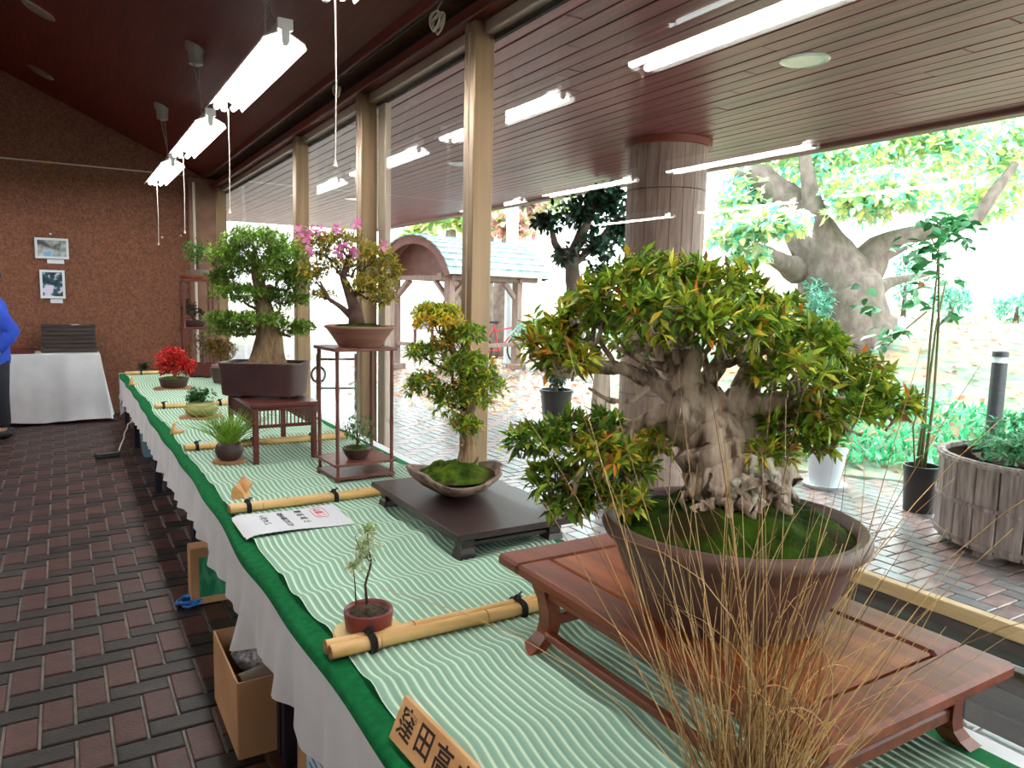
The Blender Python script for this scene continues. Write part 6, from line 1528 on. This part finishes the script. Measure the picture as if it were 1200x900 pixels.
cr = tp(655, 392); MB().tube([c, cr], [.16, .13], 10).build('trunk', 'bark_brown', t, smooth='all')
for i in range(13):
    a = -2.7 + i * .42; L = random.uniform(.75, 1.05); dr = SIDE * math.cos(a) + VIEW * .6 * math.sin(a * 1.7)
    pts = [cr + dr * (L * q) + Vector((0, 0, L * (.85 * q - 1.0 * q * q) + .1)) for q in [j / 9 for j in range(10)]]; mb = MB().tube(pts, taper(.014, .004, 9), 4)
    P, Dd = [], []
    for j in range(1, 10):
        for s in (-1, 1):
            for e in (0, .5):
                tg = (pts[j] - pts[j - 1]).normalized(); sd = tg.cross(Vector((0, 0, 1))).normalized() * s; P.append(tuple(pts[j].lerp(pts[j - 1], e))); Dd.append(tuple((sd + tg * .5 - Vector((0, 0, .25))).normalized()))
    fr = mb.build('frond', 'stem_green', t, smooth='all'); leaf_obj('leaflets', np.array(P), np.array(Dd), [.22] * len(P), palette(len(P), [lin(120, 180, 160), lin(160, 206, 190)], [1, 1]), NEEDLE, 'leaf_thin', fr)
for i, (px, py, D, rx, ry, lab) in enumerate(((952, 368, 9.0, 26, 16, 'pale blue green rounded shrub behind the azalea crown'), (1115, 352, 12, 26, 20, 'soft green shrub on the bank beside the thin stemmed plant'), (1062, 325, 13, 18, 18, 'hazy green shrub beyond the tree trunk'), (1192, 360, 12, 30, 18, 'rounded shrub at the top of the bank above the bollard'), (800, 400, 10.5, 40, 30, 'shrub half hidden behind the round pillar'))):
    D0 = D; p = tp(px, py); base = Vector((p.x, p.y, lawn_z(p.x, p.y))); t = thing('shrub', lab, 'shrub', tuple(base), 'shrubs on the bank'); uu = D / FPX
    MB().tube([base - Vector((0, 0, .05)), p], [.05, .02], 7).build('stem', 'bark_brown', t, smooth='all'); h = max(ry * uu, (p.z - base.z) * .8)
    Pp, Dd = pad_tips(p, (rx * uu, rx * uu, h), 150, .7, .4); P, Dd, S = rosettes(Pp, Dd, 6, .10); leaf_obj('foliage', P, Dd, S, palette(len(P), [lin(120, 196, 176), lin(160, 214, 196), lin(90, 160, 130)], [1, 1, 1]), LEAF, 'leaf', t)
# ground cover along the lawn edge and fallen leaves
def on_lawn(d, s): x, y = 5.75 + .8 * d - .6 * s, 3.35 + .6 * d + .8 * s; return x, y
P, Dd = [], []
for i in range(5200):
    d = .18 + 1.5 * random.random() ** 1.3; s = random.uniform(-3.5, 2.2); x, y = on_lawn(d, s); h = random.uniform(.0, .16) * (1.0 if d > .35 else .4) * (.6 + .4 * math.sin(2 * s + d))
    P.append((x, y, lawn_z(x, y) + max(0, h))); Dd.append((random.gauss(0, .6), random.gauss(0, .6), random.uniform(.2, 1.2)))
leaf_obj('ground_cover', np.array(P), np.array(Dd), np.array([random.uniform(.07, .14) for _ in P]), palette(len(P), [lin(70, 190, 130), lin(120, 214, 160), lin(40, 150, 90), lin(160, 224, 190)], [3, 3, 2, 1]), LEAF, 'leaf', loc=(6.2, 3.5, 0), label='bright green leafy ground cover along the edge of the lawn', cat='plants')
P, Dd = [], []
for i in range(6500):
    d = random.uniform(.9, 9) if i % 5 else random.uniform(.1, 1.0); s = random.uniform(-7, 9); x, y = on_lawn(d, s)
    if x < 3.6 or lawn_z(x, y) < 0: continue
    P.append((x, y, lawn_z(x, y) + .02)); Dd.append((random.gauss(0, 1), random.gauss(0, 1), random.gauss(.1, .2)))
for i in range(2600):
    y = random.uniform(7.5, 17); x = random.uniform(3.2, 4.2) + (y - 7.5) * .5 * random.random() + random.uniform(0, 3.5); P.append((x, y, .012)); Dd.append((random.gauss(0, 1), random.gauss(0, 1), random.gauss(.05, .1)))
leaf_obj('fallen_leaves', np.array(P), np.array(Dd), np.array([random.uniform(.06, .12) for _ in P]), palette(len(P), [lin(226, 190, 160), lin(214, 140, 110), lin(236, 214, 170), lin(196, 120, 90), lin(240, 230, 210)], [3, 2, 2, 1, 2]), BROAD, 'leaf_thin', loc=(7, 5, 0), label='scattered fallen autumn leaves over the lawn and distant paving', cat='leaves')
